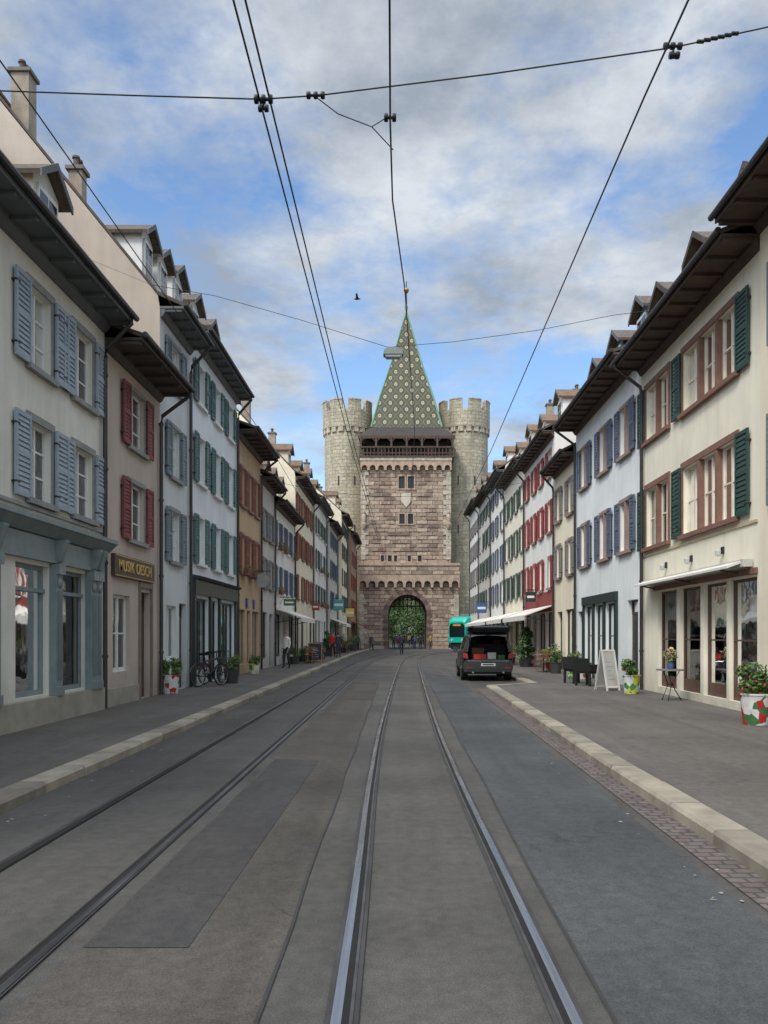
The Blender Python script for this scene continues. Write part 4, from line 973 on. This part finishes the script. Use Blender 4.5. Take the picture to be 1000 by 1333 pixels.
ins(343,129,Y1,.07); ins(411,124,Y1,.07,3,.8); ins(876,60,Y1,.07,3,.8); ins(343,141,Y1,.03,2,.8); ins(878,72,Y1,.03,2,.8)
for k in range(6): ins(912+k*9,54-k*2.1,Y1,.014,2,.45)
wire([im(411,126,Y1),im(440,148,Y1),im(484,165,Y1),im(508,150,Y1)],.006); wire([im(484,165,Y1),im(512,195,Y1)],.006)
ins(508,153,Y1,.04,2,.9)
wire([im(343,129,Y1),im(343,143,Y1)],.012); wire([im(876,62,Y1),im(878,76,Y1)],.012)
la=(-6.6,22.0,10.95); lm_=im(505,452,22); lb=(7.3,22,10.35)
wire([la,im(280,385,22),im(390,416,22),lm_,im(590,445,22),im(700,430,22),im(800,410,22),lb],.008)
wire([im(0,300,14),im(110,335,18),la],.004)
for yy,z in ((38,8.3),(56,8.6),(72,8.4)): wire(sag((-6.2,yy,z+.5),(6.9,yy,z+.7),.9),.008)
OW.build()
SL=MB('street_lamp',im(512,462,22)); GM=pm('lamp_grey_housing',(128,132,128),.5,.1,metal=.3)
SL.prism('housing',GM,[(-.26,-.02),(.26,-.02),(.24,.1),(.1,.16),(-.1,.16),(-.24,.1)],lambda q,t:(q[0],t,q[1]),-.16,.16)
SL.prism('diffuser',pm('lamp_diffuser',(176,180,176),.3),[(-.23,-.021),(.23,-.021),(.18,-.08),(-.18,-.08)],lambda q,t:(q[0],t,q[1]),-.13,.13)
SL.tube('hanger',BLK,[(-.12,0,.16),(-.14,0,.2)],.015); SL.tube('hanger',BLK,[(.1,0,.16),(.1,0,.22)],.015); SL.build()

# ================================================================== car
def car(x,y,rot=0):
    M=MB('parked_car',(x,y,.0),rot)
    PT=pm('black_car_paint',(26,27,30),.2,.05,1,0,spec=.8); CG=pm('car_glass',(20,24,27),.05,.1,1,0,spec=.8); PL=pm('black_plastic_trim',(36,36,37),.65)
    S=[(0,.86,.38,1.12,1.62,.66),(.08,.90,.34,1.13,1.66,.69),(.35,.92,.30,1.12,1.69,.70),(.42,.92,.30,1.12,1.69,.70),(1.25,.925,.30,1.11,1.715,.70),(1.35,.925,.30,1.11,1.715,.70),(2.2,.925,.30,1.08,1.71,.70),(2.3,.925,.30,1.08,1.71,.70),(2.95,.92,.30,1.05,1.66,.68),(3.05,.92,.30,1.05,1.64,.67),(3.75,.91,.30,1.02,1.06,.70),(4.3,.88,.30,.92,.97,.62),(4.58,.78,.32,.80,.85,.5),(4.7,.6,.38,.6,.66,.4)]
    secs=[]
    for (yy,w,zb,zt,zr,rw) in S:
        h=[(w*.93,zb),(w,zb+.16),(w*1.0,zb+.42),(w*.985,zt-.06),(w*.95,zt),(rw+.06,zr-.12 if zr-zt>.2 else zt+.01),(rw,zr-.03),(rw*.6,zr+.015),(0,zr+.03)]
        pts=[(-a_,yy,b_) for a_,b_ in h]+[(a_,yy,b_) for a_,b_ in h[-2::-1]]
        secs.append(pts)
    n=len(secs[0])
    for i in range(len(secs)-1):
        ya=S[i][0]; yb_=S[i+1][0]
        for j in range(n-1):
            jj=min(j,n-2-j); m=PT
            if jj==4 and yb_-ya>.5 and ya<3.0: m=CG
            if jj>=5 and abs(ya-3.05)<.01: m=CG
            if jj==0: m=PL
            pn={PT.name:'body_shell',CG.name:'windows',PL.name:'sills'}[m.name]
            M.face(pn,m,[secs[i][j],secs[i][j+1],secs[i+1][j+1],secs[i+1][j]]); M.part(pn,m)['sm']=True
    M.face('front_bumper',PL,secs[-1])
    M.box('boot_floor',DARK,-.8,.8,.03,1.3,.74,.78); SC=pm('seat_cloth',(44,44,46),.9); M.box('rear_seats',SC,-.75,.75,1.15,1.32,.78,1.35)
    for q in (-.45,.45): M.box('headrests',SC,q-.13,q+.13,1.18,1.28,1.352,1.52)
    M.box('underbody',PL,-.8,.8,.1,4.5,.26,.32)
    pr=[(-.86,.34),(.86,.34),(.9,.5),(.88,.72),(.8,.79),(-.8,.79),(-.88,.72),(-.9,.5)]
    M.prism('rear_bumper',PT,pr,lambda q,t:(q[0],t,q[1]),-.08,.06)
    M.box('bumper_insert',PL,-.78,.78,-.1,-.081,.36,.46); M.box('bumper_step',PL,-.6,.6,-.1,-.02,.795,.81)
    M.tube('chrome_strip',ALU,[(-.74,-.09,.74),(.74,-.09,.74)],.012,6)
    M.box('number_plate',pm('plate_white',(205,205,200),.4),-.26,.26,-.105,-.082,.56,.66)
    M.box('plate_chars',BLK,-.2,.2,-.109,-.106,.59,.63)
    TL=pm('tail_light_red',(150,20,18),.15,.1,8,0,spec=.8)
    for sg in (-1,1):
        M.prism('tail_light',TL,[(sg*.72,.82),(sg*.90,.85),(sg*.9,1.0),(sg*.85,1.05),(sg*.75,1.01)],lambda q,t:(q[0],t,q[1]),-.03,.03)
        M.prism('d_pillar',PT,[(sg*.74,1.06),(sg*.88,1.1),(sg*.72,1.60),(sg*.62,1.60)],lambda q,t:(q[0],t,q[1]),-.015,.05)
        M.box('reflector',TL,sg*.6,sg*.8,-.105,-.082,.48,.51)
        M.tube('exhaust',ALU,[(sg*.55,-.1,.33),(sg*.55,.3,.33)],.035)
        M.prism('mirror',PT,[(sg*.93,1.06),(sg*1.13,1.06),(sg*1.12,1.22),(sg*.96,1.2)],lambda q,t:(q[0],t,q[1]),2.75,2.9)
        M.tube('roof_rail',ALU,[(sg*.62,.35,1.73),(sg*.62,.45,1.78),(sg*.62,2.6,1.79),(sg*.62,2.8,1.74)],.02)
        for yy in (1.0,3.75):
            cx=sg*.80
            M.lathe('tyre',RUB,(cx,yy,.345),[(.2,-.11),(.32,-.11),(.345,-.08),(.345,.08),(.32,.11),(.2,.11)],28,'x')
            M.lathe('wheel_rim',ALU,(cx,yy,.345),[(.21,sg*.105),(.2,sg*.07),(.05,sg*.06),(.001,sg*.08)],20,'x')
            M.tube('wheel_arch',PL,[(sg*.925,yy+.39*math.cos(math.pi*k/10),.33+.39*math.sin(math.pi*k/10)) for k in range(11)],.03,6)
            M.prism('wheel_well',DARK,[(yy+.37*math.cos(math.pi*k/10),.30+.37*math.sin(math.pi*k/10)) for k in range(11)],lambda q,t:(t,q[0],q[1]),sg*.926,sg*.93)
            M.lathe('outer_tyre',RUB,(sg*.935,yy,.345),[(.22,0),(.33,0),(.345,-sg*.01)],28,'x'); M.lathe('outer_rim',ALU,(sg*.934,yy,.345),[(.22,sg*.004),(.2,sg*.002),(.19,-sg*.001)],24,'x')
            for k in range(10):
                t=6.2832*k/10; M.tube('outer_spokes',ALU,[(sg*.936,yy,.345),(sg*.936,yy+.2*math.cos(t),.345+.2*math.sin(t))],.012,5)
        for yy in (1.9,2.8): M.box('door_handle',PT,sg*.925,sg*.95,yy-.1,yy+.08,.93,.96)
        M.prism('headlight',pm('headlight',(190,195,200),.1),[(sg*.5,.7),(sg*.78,.72),(sg*.8,.84),(sg*.52,.82)],lambda q,t:(q[0],t,q[1]),4.55,4.64)
    def tg(q,t):
        an=math.radians(14); return (q[0],.06-q[1]*math.cos(an)+t*math.sin(an),1.68+q[1]*math.sin(an)+t*math.cos(an))
    o=[(-.66,0),(.66,0),(.74,.5),(.8,.62),(.78,1.0),(.6,1.12),(-.6,1.12),(-.78,1.0),(-.8,.62),(-.74,.5)]
    M.prism('tailgate',PT,o,tg,0,.06); M.prism('tailgate_window',CG,[(-.56,.08),(.56,.08),(.62,.5),(-.62,.5)],tg,-.008,-.002)
    M.prism('tailgate_lining',PL,[(-.68,.58),(.68,.58),(.62,1.04),(-.62,1.04)],tg,-.04,-.003)
    for sg in (-1,1): M.tube('gas_strut',BLK,[(sg*.68,.06,1.3),tg((sg*.66,.55),-.01)],.012)
    RC=pm('red_crate_mat',(190,44,34),.5)
    M.box('red_crate',RC,-.5,-.05,.12,.5,.785,.98); M.box('white_box',pm('white_carton',(200,198,190),.7),.0,.3,.15,.55,.785,1.04); M.box('brown_box',pm('carton_brown',(110,84,58),.8),-.55,-.1,.56,1.0,.785,1.2)
    M.box('green_bag',pm('green_bag',(60,100,60),.8),.36,.62,.12,.5,.785,.95)
    M.build()
car(3.16,30.15,-.015)

# ================================================================== tram
def tram(x,y,rot):
    M=MB('tram',(x,y,0),rot); TQ=pm('turquoise_tram_paint',(20,176,158),.3,.05,1,0); TG=pm('tram_glass',(24,36,38),.06,.1,1,0); BL=pm('tram_black',(30,32,34),.5)
    S=[(0,.98,.9,3.0),(.25,1.1,.45,3.35),(.8,1.18,.35,3.5),(1.8,1.2,.32,3.55),(12,1.2,.32,3.55)]
    secs=[]
    for yy,w,zb,zt in S:
        h=[(w*.97,zb),(w,1.3),(w*.97,2.75),(w*.9,zt-.12),(w*.6,zt)]; secs.append([(-a_,yy,b_) for a_,b_ in h]+[(a_,yy,b_) for a_,b_ in h[::-1]])
    n=len(secs[0])
    for i in range(len(secs)-1):
        for j in range(n-1):
            jj=min(j,n-2-j); gl_=(jj==1 and i>=1)
            M.face('side_windows' if gl_ else 'body',TG if gl_ else TQ,[secs[i][j],secs[i][j+1],secs[i+1][j+1],secs[i+1][j]])
    M.face('front_mask',TQ,secs[0])
    M.prism('windscreen',TG,[(-.85,1.45),(.85,1.45),(.88,2.5),(.7,2.8),(-.7,2.8),(-.88,2.5)],lambda q,t:(q[0],t,q[1]),-.03,.02)
    M.box('destination_display',pm('display_amber',(200,150,60),.5),-.45,.45,-.04,-.031,2.55,2.72)
    M.box('front_bumper',BL,-.9,.9,-.12,.2,.35,.7)
    for sg in (-1,1):
        M.lathe('headlight',pm('headlight',(1,1,1)),(sg*.6,-.02,1.15),[(.001,-.03),(.11,-.03),(.12,.03)],14,'y')
        for k in range(5): M.box('window_pillars',TQ,sg*1.18,sg*1.215,2.2+k*2,2.4+k*2,1.3,2.75)
        for yy in (2.2,6,10): M.lathe('wheels',BL,(sg*.5,yy,.32),[(.001,-.06),(.32,-.06),(.32,.06),(.001,.06)],20,'x')
    M.box('underframe',BL,-1.0,1.0,.5,11.8,.25,.5)
    M.tube('pantograph',BL,[(-.1,5,3.55),(0,5.8,4.3),(0,5,6.4)],.03); M.tube('pantograph_head',BL,[(-.8,5,6.4),(.8,5,6.4)],.03)
    for k in range(2): M.box('roof_box',pm('tram_roof_grey',(120,122,122),.6),-.7,.7,1.8+k*5.2,4.2+k*5.2,3.56,3.8)
    M.build()
tram(5.6,83.0,-.6)

# ================================================================== people
def person(x,y,z,face,top,bot,hair=(50,36,28),hgt=1.72,walk=.0,armup=0):
    k=hgt/1.74; me=bpy.data.meshes.new('body'); w=walk
    V=[(0,0,.96),(0,.0,1.12),(0,.01,1.32),(0,0,1.45),(0,0,1.52),(0,.015,1.60),(0,.01,1.69)]
    Rr=[(.145,.11),(.125,.095),(.165,.11),(.09,.075),(.052,.055),(.07,.085),(.068,.08)]
    E=[(0,1),(1,2),(2,3),(3,4),(4,5),(5,6)]
    for sg in (-1,1):
        b0=len(V)
        sw=w*sg
        V+=[(sg*.17,0,1.42),(sg*.215,-sw*.25-.02,1.15),(sg*.22,-sw*.45+.08,.92+armup*.1),(sg*.22,-sw*.5+.11,.85+armup*.12)]
        Rr+=[(.062,.062),(.045,.045),(.03,.032),(.022,.038)]
        E+=[(2,b0),(b0,b0+1),(b0+1,b0+2),(b0+2,b0+3)]
        b1=len(V)
        V+=[(sg*.095,0,.88),(sg*.1,sw*.45+.03,.5),(sg*.1,sw*.95-.03,.09),(sg*.11,sw*.95+.13,.045)]
        Rr+=[(.1,.1),(.066,.07),(.045,.045),(.042,.035)]
        E+=[(0,b1),(b1,b1+1),(b1+1,b1+2),(b1+2,b1+3)]
    me.from_pydata([(a*k,b*k,c*k) for a,b,c in V],E,[]); o=bpy.data.objects.new('tmp',me); sc.collection.objects.link(o)
    sk=o.modifiers.new('s','SKIN'); ss=o.modifiers.new('u','SUBSURF'); ss.levels=1
    d=me.skin_vertices[0].data
    for i,(a,b) in enumerate(Rr): d[i].radius=(a*k,b*k)
    d[0].use_root=True
    dg=bpy.context.evaluated_depsgraph_get(); dg.update(); nm=bpy.data.meshes.new_from_object(o.evaluated_get(dg)); bpy.data.objects.remove(o)
    SK=pm('skin_tone',(196,150,125),.6,.05); HR=pm('hair_%d_%d_%d'%hair,hair,.7); TP=pm('cloth_%d_%d_%d'%top,top,.85,.15,8,.3,60); BT=pm('cloth_%d_%d_%d'%bot,bot,.85,.15,8,.3,60); SH=pm('shoe_leather',(40,34,30),.6)
    for m in (SK,HR,TP,BT,SH): nm.materials.append(m)
    for p in nm.polygons:
        c=p.center/k; p.use_smooth=True
        if c.z>1.64 or (c.z>1.56 and c.y<-.01): mi=1
        elif c.z>1.50: mi=0
        elif abs(c.x)>.17 and c.z<.93+armup*.1: mi=0
        elif c.z<.09: mi=4
        elif c.z<.97: mi=3
        else: mi=2
        p.material_index=mi
    M=MB('person',(x,y,z),face)
    for sg in (-1,1):
        M.lathe('ears',SK,(sg*.078*k,.015*k,1.605*k),[(.001,-.01),(.025,-.005),(.001,.01)],6,'x')
        M.lathe('eyes',pm('eye_dark',(30,26,24),.3),(sg*.03*k,.092*k,1.625*k),[(.001,-.008),(.011,0),(.001,.008)],6,'y')
        px,py,pz=sg*.22,-w*sg*.5+.12,.83+armup*.12
        for f in range(4): M.tube('fingers',SK,[((px+0.0)*k,(py-.03+f*.02)*k,pz*k),((px)*k,(py-.025+f*.022)*k,(pz-.05-.008*(f in(1,2)))*k),((px-sg*.012)*k,(py-.02+f*.022)*k,(pz-.085-.012*(f in (1,2)))*k)],.010,5,.007)
        M.tube('thumb',SK,[(px*k,(py+.03)*k,(pz+.02)*k),((px-sg*.02)*k,(py+.055)*k,(pz-.03)*k)],.011,5,.008)
    M.lathe('nose',SK,(0,.098*k,1.60*k),[(.001,-.01),(.016,0),(.001,.02)],6,'y'); M.tube('mouth',pm('lips',(150,80,70),.6),[(-.022*k,.094*k,1.567*k),(.022*k,.094*k,1.567*k)],.005,4)
    e=M.build(); b=bpy.data.objects.new('body',nm); sc.collection.objects.link(b); b.parent=e
    return e
person(-4.75,58,.12,3.0,(186,44,42),(40,40,50),walk=.15)
person(-4.3,57.2,.12,.3,(60,60,70),(60,60,70))
person(-5.3,38.5,.12,2.6,(220,215,210),(45,48,58),walk=.1)
person(.05,70,0.0,0.1,(44,48,60),(36,38,46),walk=.25,hgt=1.8)
for q in ((-.8,93,3.1,(60,60,70),(40,40,50)),(-.2,98,.2,(150,50,46),(40,40,50)),(2.2,94,0,(40,40,46),(30,30,36)),(1.6,96,.2,(70,80,110),(40,40,50)),(1.5,104,0,(90,60,60),(50,50,60)),(2.6,110,3,(210,210,205),(50,60,90)),(.4,112,3.2,(120,40,40),(30,30,36)),(-.4,116,0,(50,70,110),(40,40,44)),(1.2,118,.4,(190,170,130),(50,50,60)),(3.2,116,.4,(60,90,80),(50,50,60)),(-3.2,90,2.8,(90,90,100),(60,60,74)),(3.4,95,1.0,(180,150,60),(50,50,60))):
    person(q[0],q[1],0,q[2],q[3],q[4],walk=.22,hgt=random.uniform(1.62,1.84))
for q in ((4.9,42.5,3.0,(44,44,48),(50,52,70)),(5.9,68,2.8,(70,80,90),(40,40,44)),(4.75,49,.2,(120,120,130),(40,44,60)),(-5.0,73,3.0,(200,190,170),(60,60,70)),(-4.4,84,.1,(60,70,60),(40,40,44))):
    person(q[0],q[1],.12,q[2],q[3],q[4],walk=.18)
B_=MB('bird',im(465,389,40)); B_.lathe('body',BLK,(0,0,0),[(.001,-.16),(.05,-.08),(.055,.02),(.03,.12),(.001,.18)],8,'x')
for sg in (-1,1): B_.prism('wing',BLK,[(-.06,.02),(.07,.02),(.02,.3),(-.05,.28)],lambda q,t,sg=sg:(q[0],sg*q[1],q[1]*.5+t),0,.01)
B_.build()

# ================================================================== world + sun
w=bpy.data.worlds.new('World'); sc.world=w; w.use_nodes=True; nt=w.node_tree; nt.nodes.clear()
dirv=Vector((-.5,-.75,1.05)).normalized()
out=nd(nt,'ShaderNodeOutputWorld'); sky=nd(nt,'ShaderNodeTexSky'); sky.sky_type='NISHITA'; sky.sun_disc=False
sky.sun_elevation=math.asin(dirv.z); sky.sun_rotation=math.atan2(dirv.x,dirv.y); sky.air_density=1.0; sky.dust_density=.6; sky.ozone_density=2.0
b1=nd(nt,'ShaderNodeBackground'); b1.inputs[1].default_value=.15
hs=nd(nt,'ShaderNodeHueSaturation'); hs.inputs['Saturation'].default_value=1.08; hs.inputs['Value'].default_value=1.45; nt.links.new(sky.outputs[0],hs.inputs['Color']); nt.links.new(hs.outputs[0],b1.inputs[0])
tcd=nd(nt,'ShaderNodeTexCoord').outputs['Generated']; sp_=nd(nt,'ShaderNodeSeparateXYZ'); nt.links.new(tcd,sp_.inputs[0])
zz=mth(nt,'ADD',mth(nt,'MAXIMUM',sp_.outputs[2],0.0),.16)
cx=mth(nt,'DIVIDE',sp_.outputs[0],zz); cy=mth(nt,'DIVIDE',sp_.outputs[1],zz)
cb=nd(nt,'ShaderNodeCombineXYZ'); nt.links.new(cx,cb.inputs[0]); nt.links.new(cy,cb.inputs[1]); cb.inputs[2].default_value=8.2
n1=noise(nt,cb.outputs[0],2.6,11,.62); n2=noise(nt,cb.outputs[0],.9,3,.5)
den=mth(nt,'ADD',mth(nt,'MULTIPLY',n1,.65),mth(nt,'MULTIPLY',n2,.35))
cov=mapr(nt,sp_.outputs[2],.22,.55,-.01,.055)
den=mth(nt,'ADD',den,cov)
fac=mapr(nt,den,.43,.56)
n3=noise(nt,cb.outputs[0],3.8,9,.62)
shade=mapr(nt,mth(nt,'ADD',mth(nt,'MULTIPLY',n3,.6),mth(nt,'MULTIPLY',n2,.4)),.39,.6)
cc=mixc(nt,shade,(.36,.41,.48),(.76,.8,.84))
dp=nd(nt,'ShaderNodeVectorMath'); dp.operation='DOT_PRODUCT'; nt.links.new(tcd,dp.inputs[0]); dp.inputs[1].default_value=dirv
glow=mapr(nt,dp.outputs['Value'],.2,1.0,0,2.6)  # added brightness in clouds towards the sun, behind the camera, to light facades
zen=mapr(nt,sp_.outputs[2],.62,.95,1.0,2.2)  # overhead clouds brightened out of frame for extra light on the facades
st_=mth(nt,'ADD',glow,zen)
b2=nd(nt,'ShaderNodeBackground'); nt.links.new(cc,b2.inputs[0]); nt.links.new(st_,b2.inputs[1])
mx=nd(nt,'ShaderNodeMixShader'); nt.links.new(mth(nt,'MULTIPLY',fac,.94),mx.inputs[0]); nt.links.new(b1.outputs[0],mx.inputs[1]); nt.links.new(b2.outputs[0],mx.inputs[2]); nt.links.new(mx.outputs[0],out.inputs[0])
sl=bpy.data.lights.new('sun','SUN'); sl.energy=2.3; sl.angle=math.radians(14); sl.color=(1,.96,.9)
so=bpy.data.objects.new('sun',sl); sc.collection.objects.link(so)
so.rotation_euler=dirv.to_track_quat('Z','Y').to_euler()
cd=bpy.data.cameras.new('camera'); co=bpy.data.objects.new('camera',cd); sc.collection.objects.link(co)
co.location=(0,0,1.7); co.rotation_euler=(math.pi/2,0,0); cd.sensor_fit='HORIZONTAL'; cd.sensor_width=36; cd.lens=36*F/1000
cd.shift_x=-(U0-500)/1000; cd.shift_y=(V0-666.5)/1000; cd.clip_end=3000; cd.clip_start=.1
sc.camera=co
sc.view_settings.view_transform='Standard'; sc.view_settings.look='None'; sc.view_settings.exposure=0
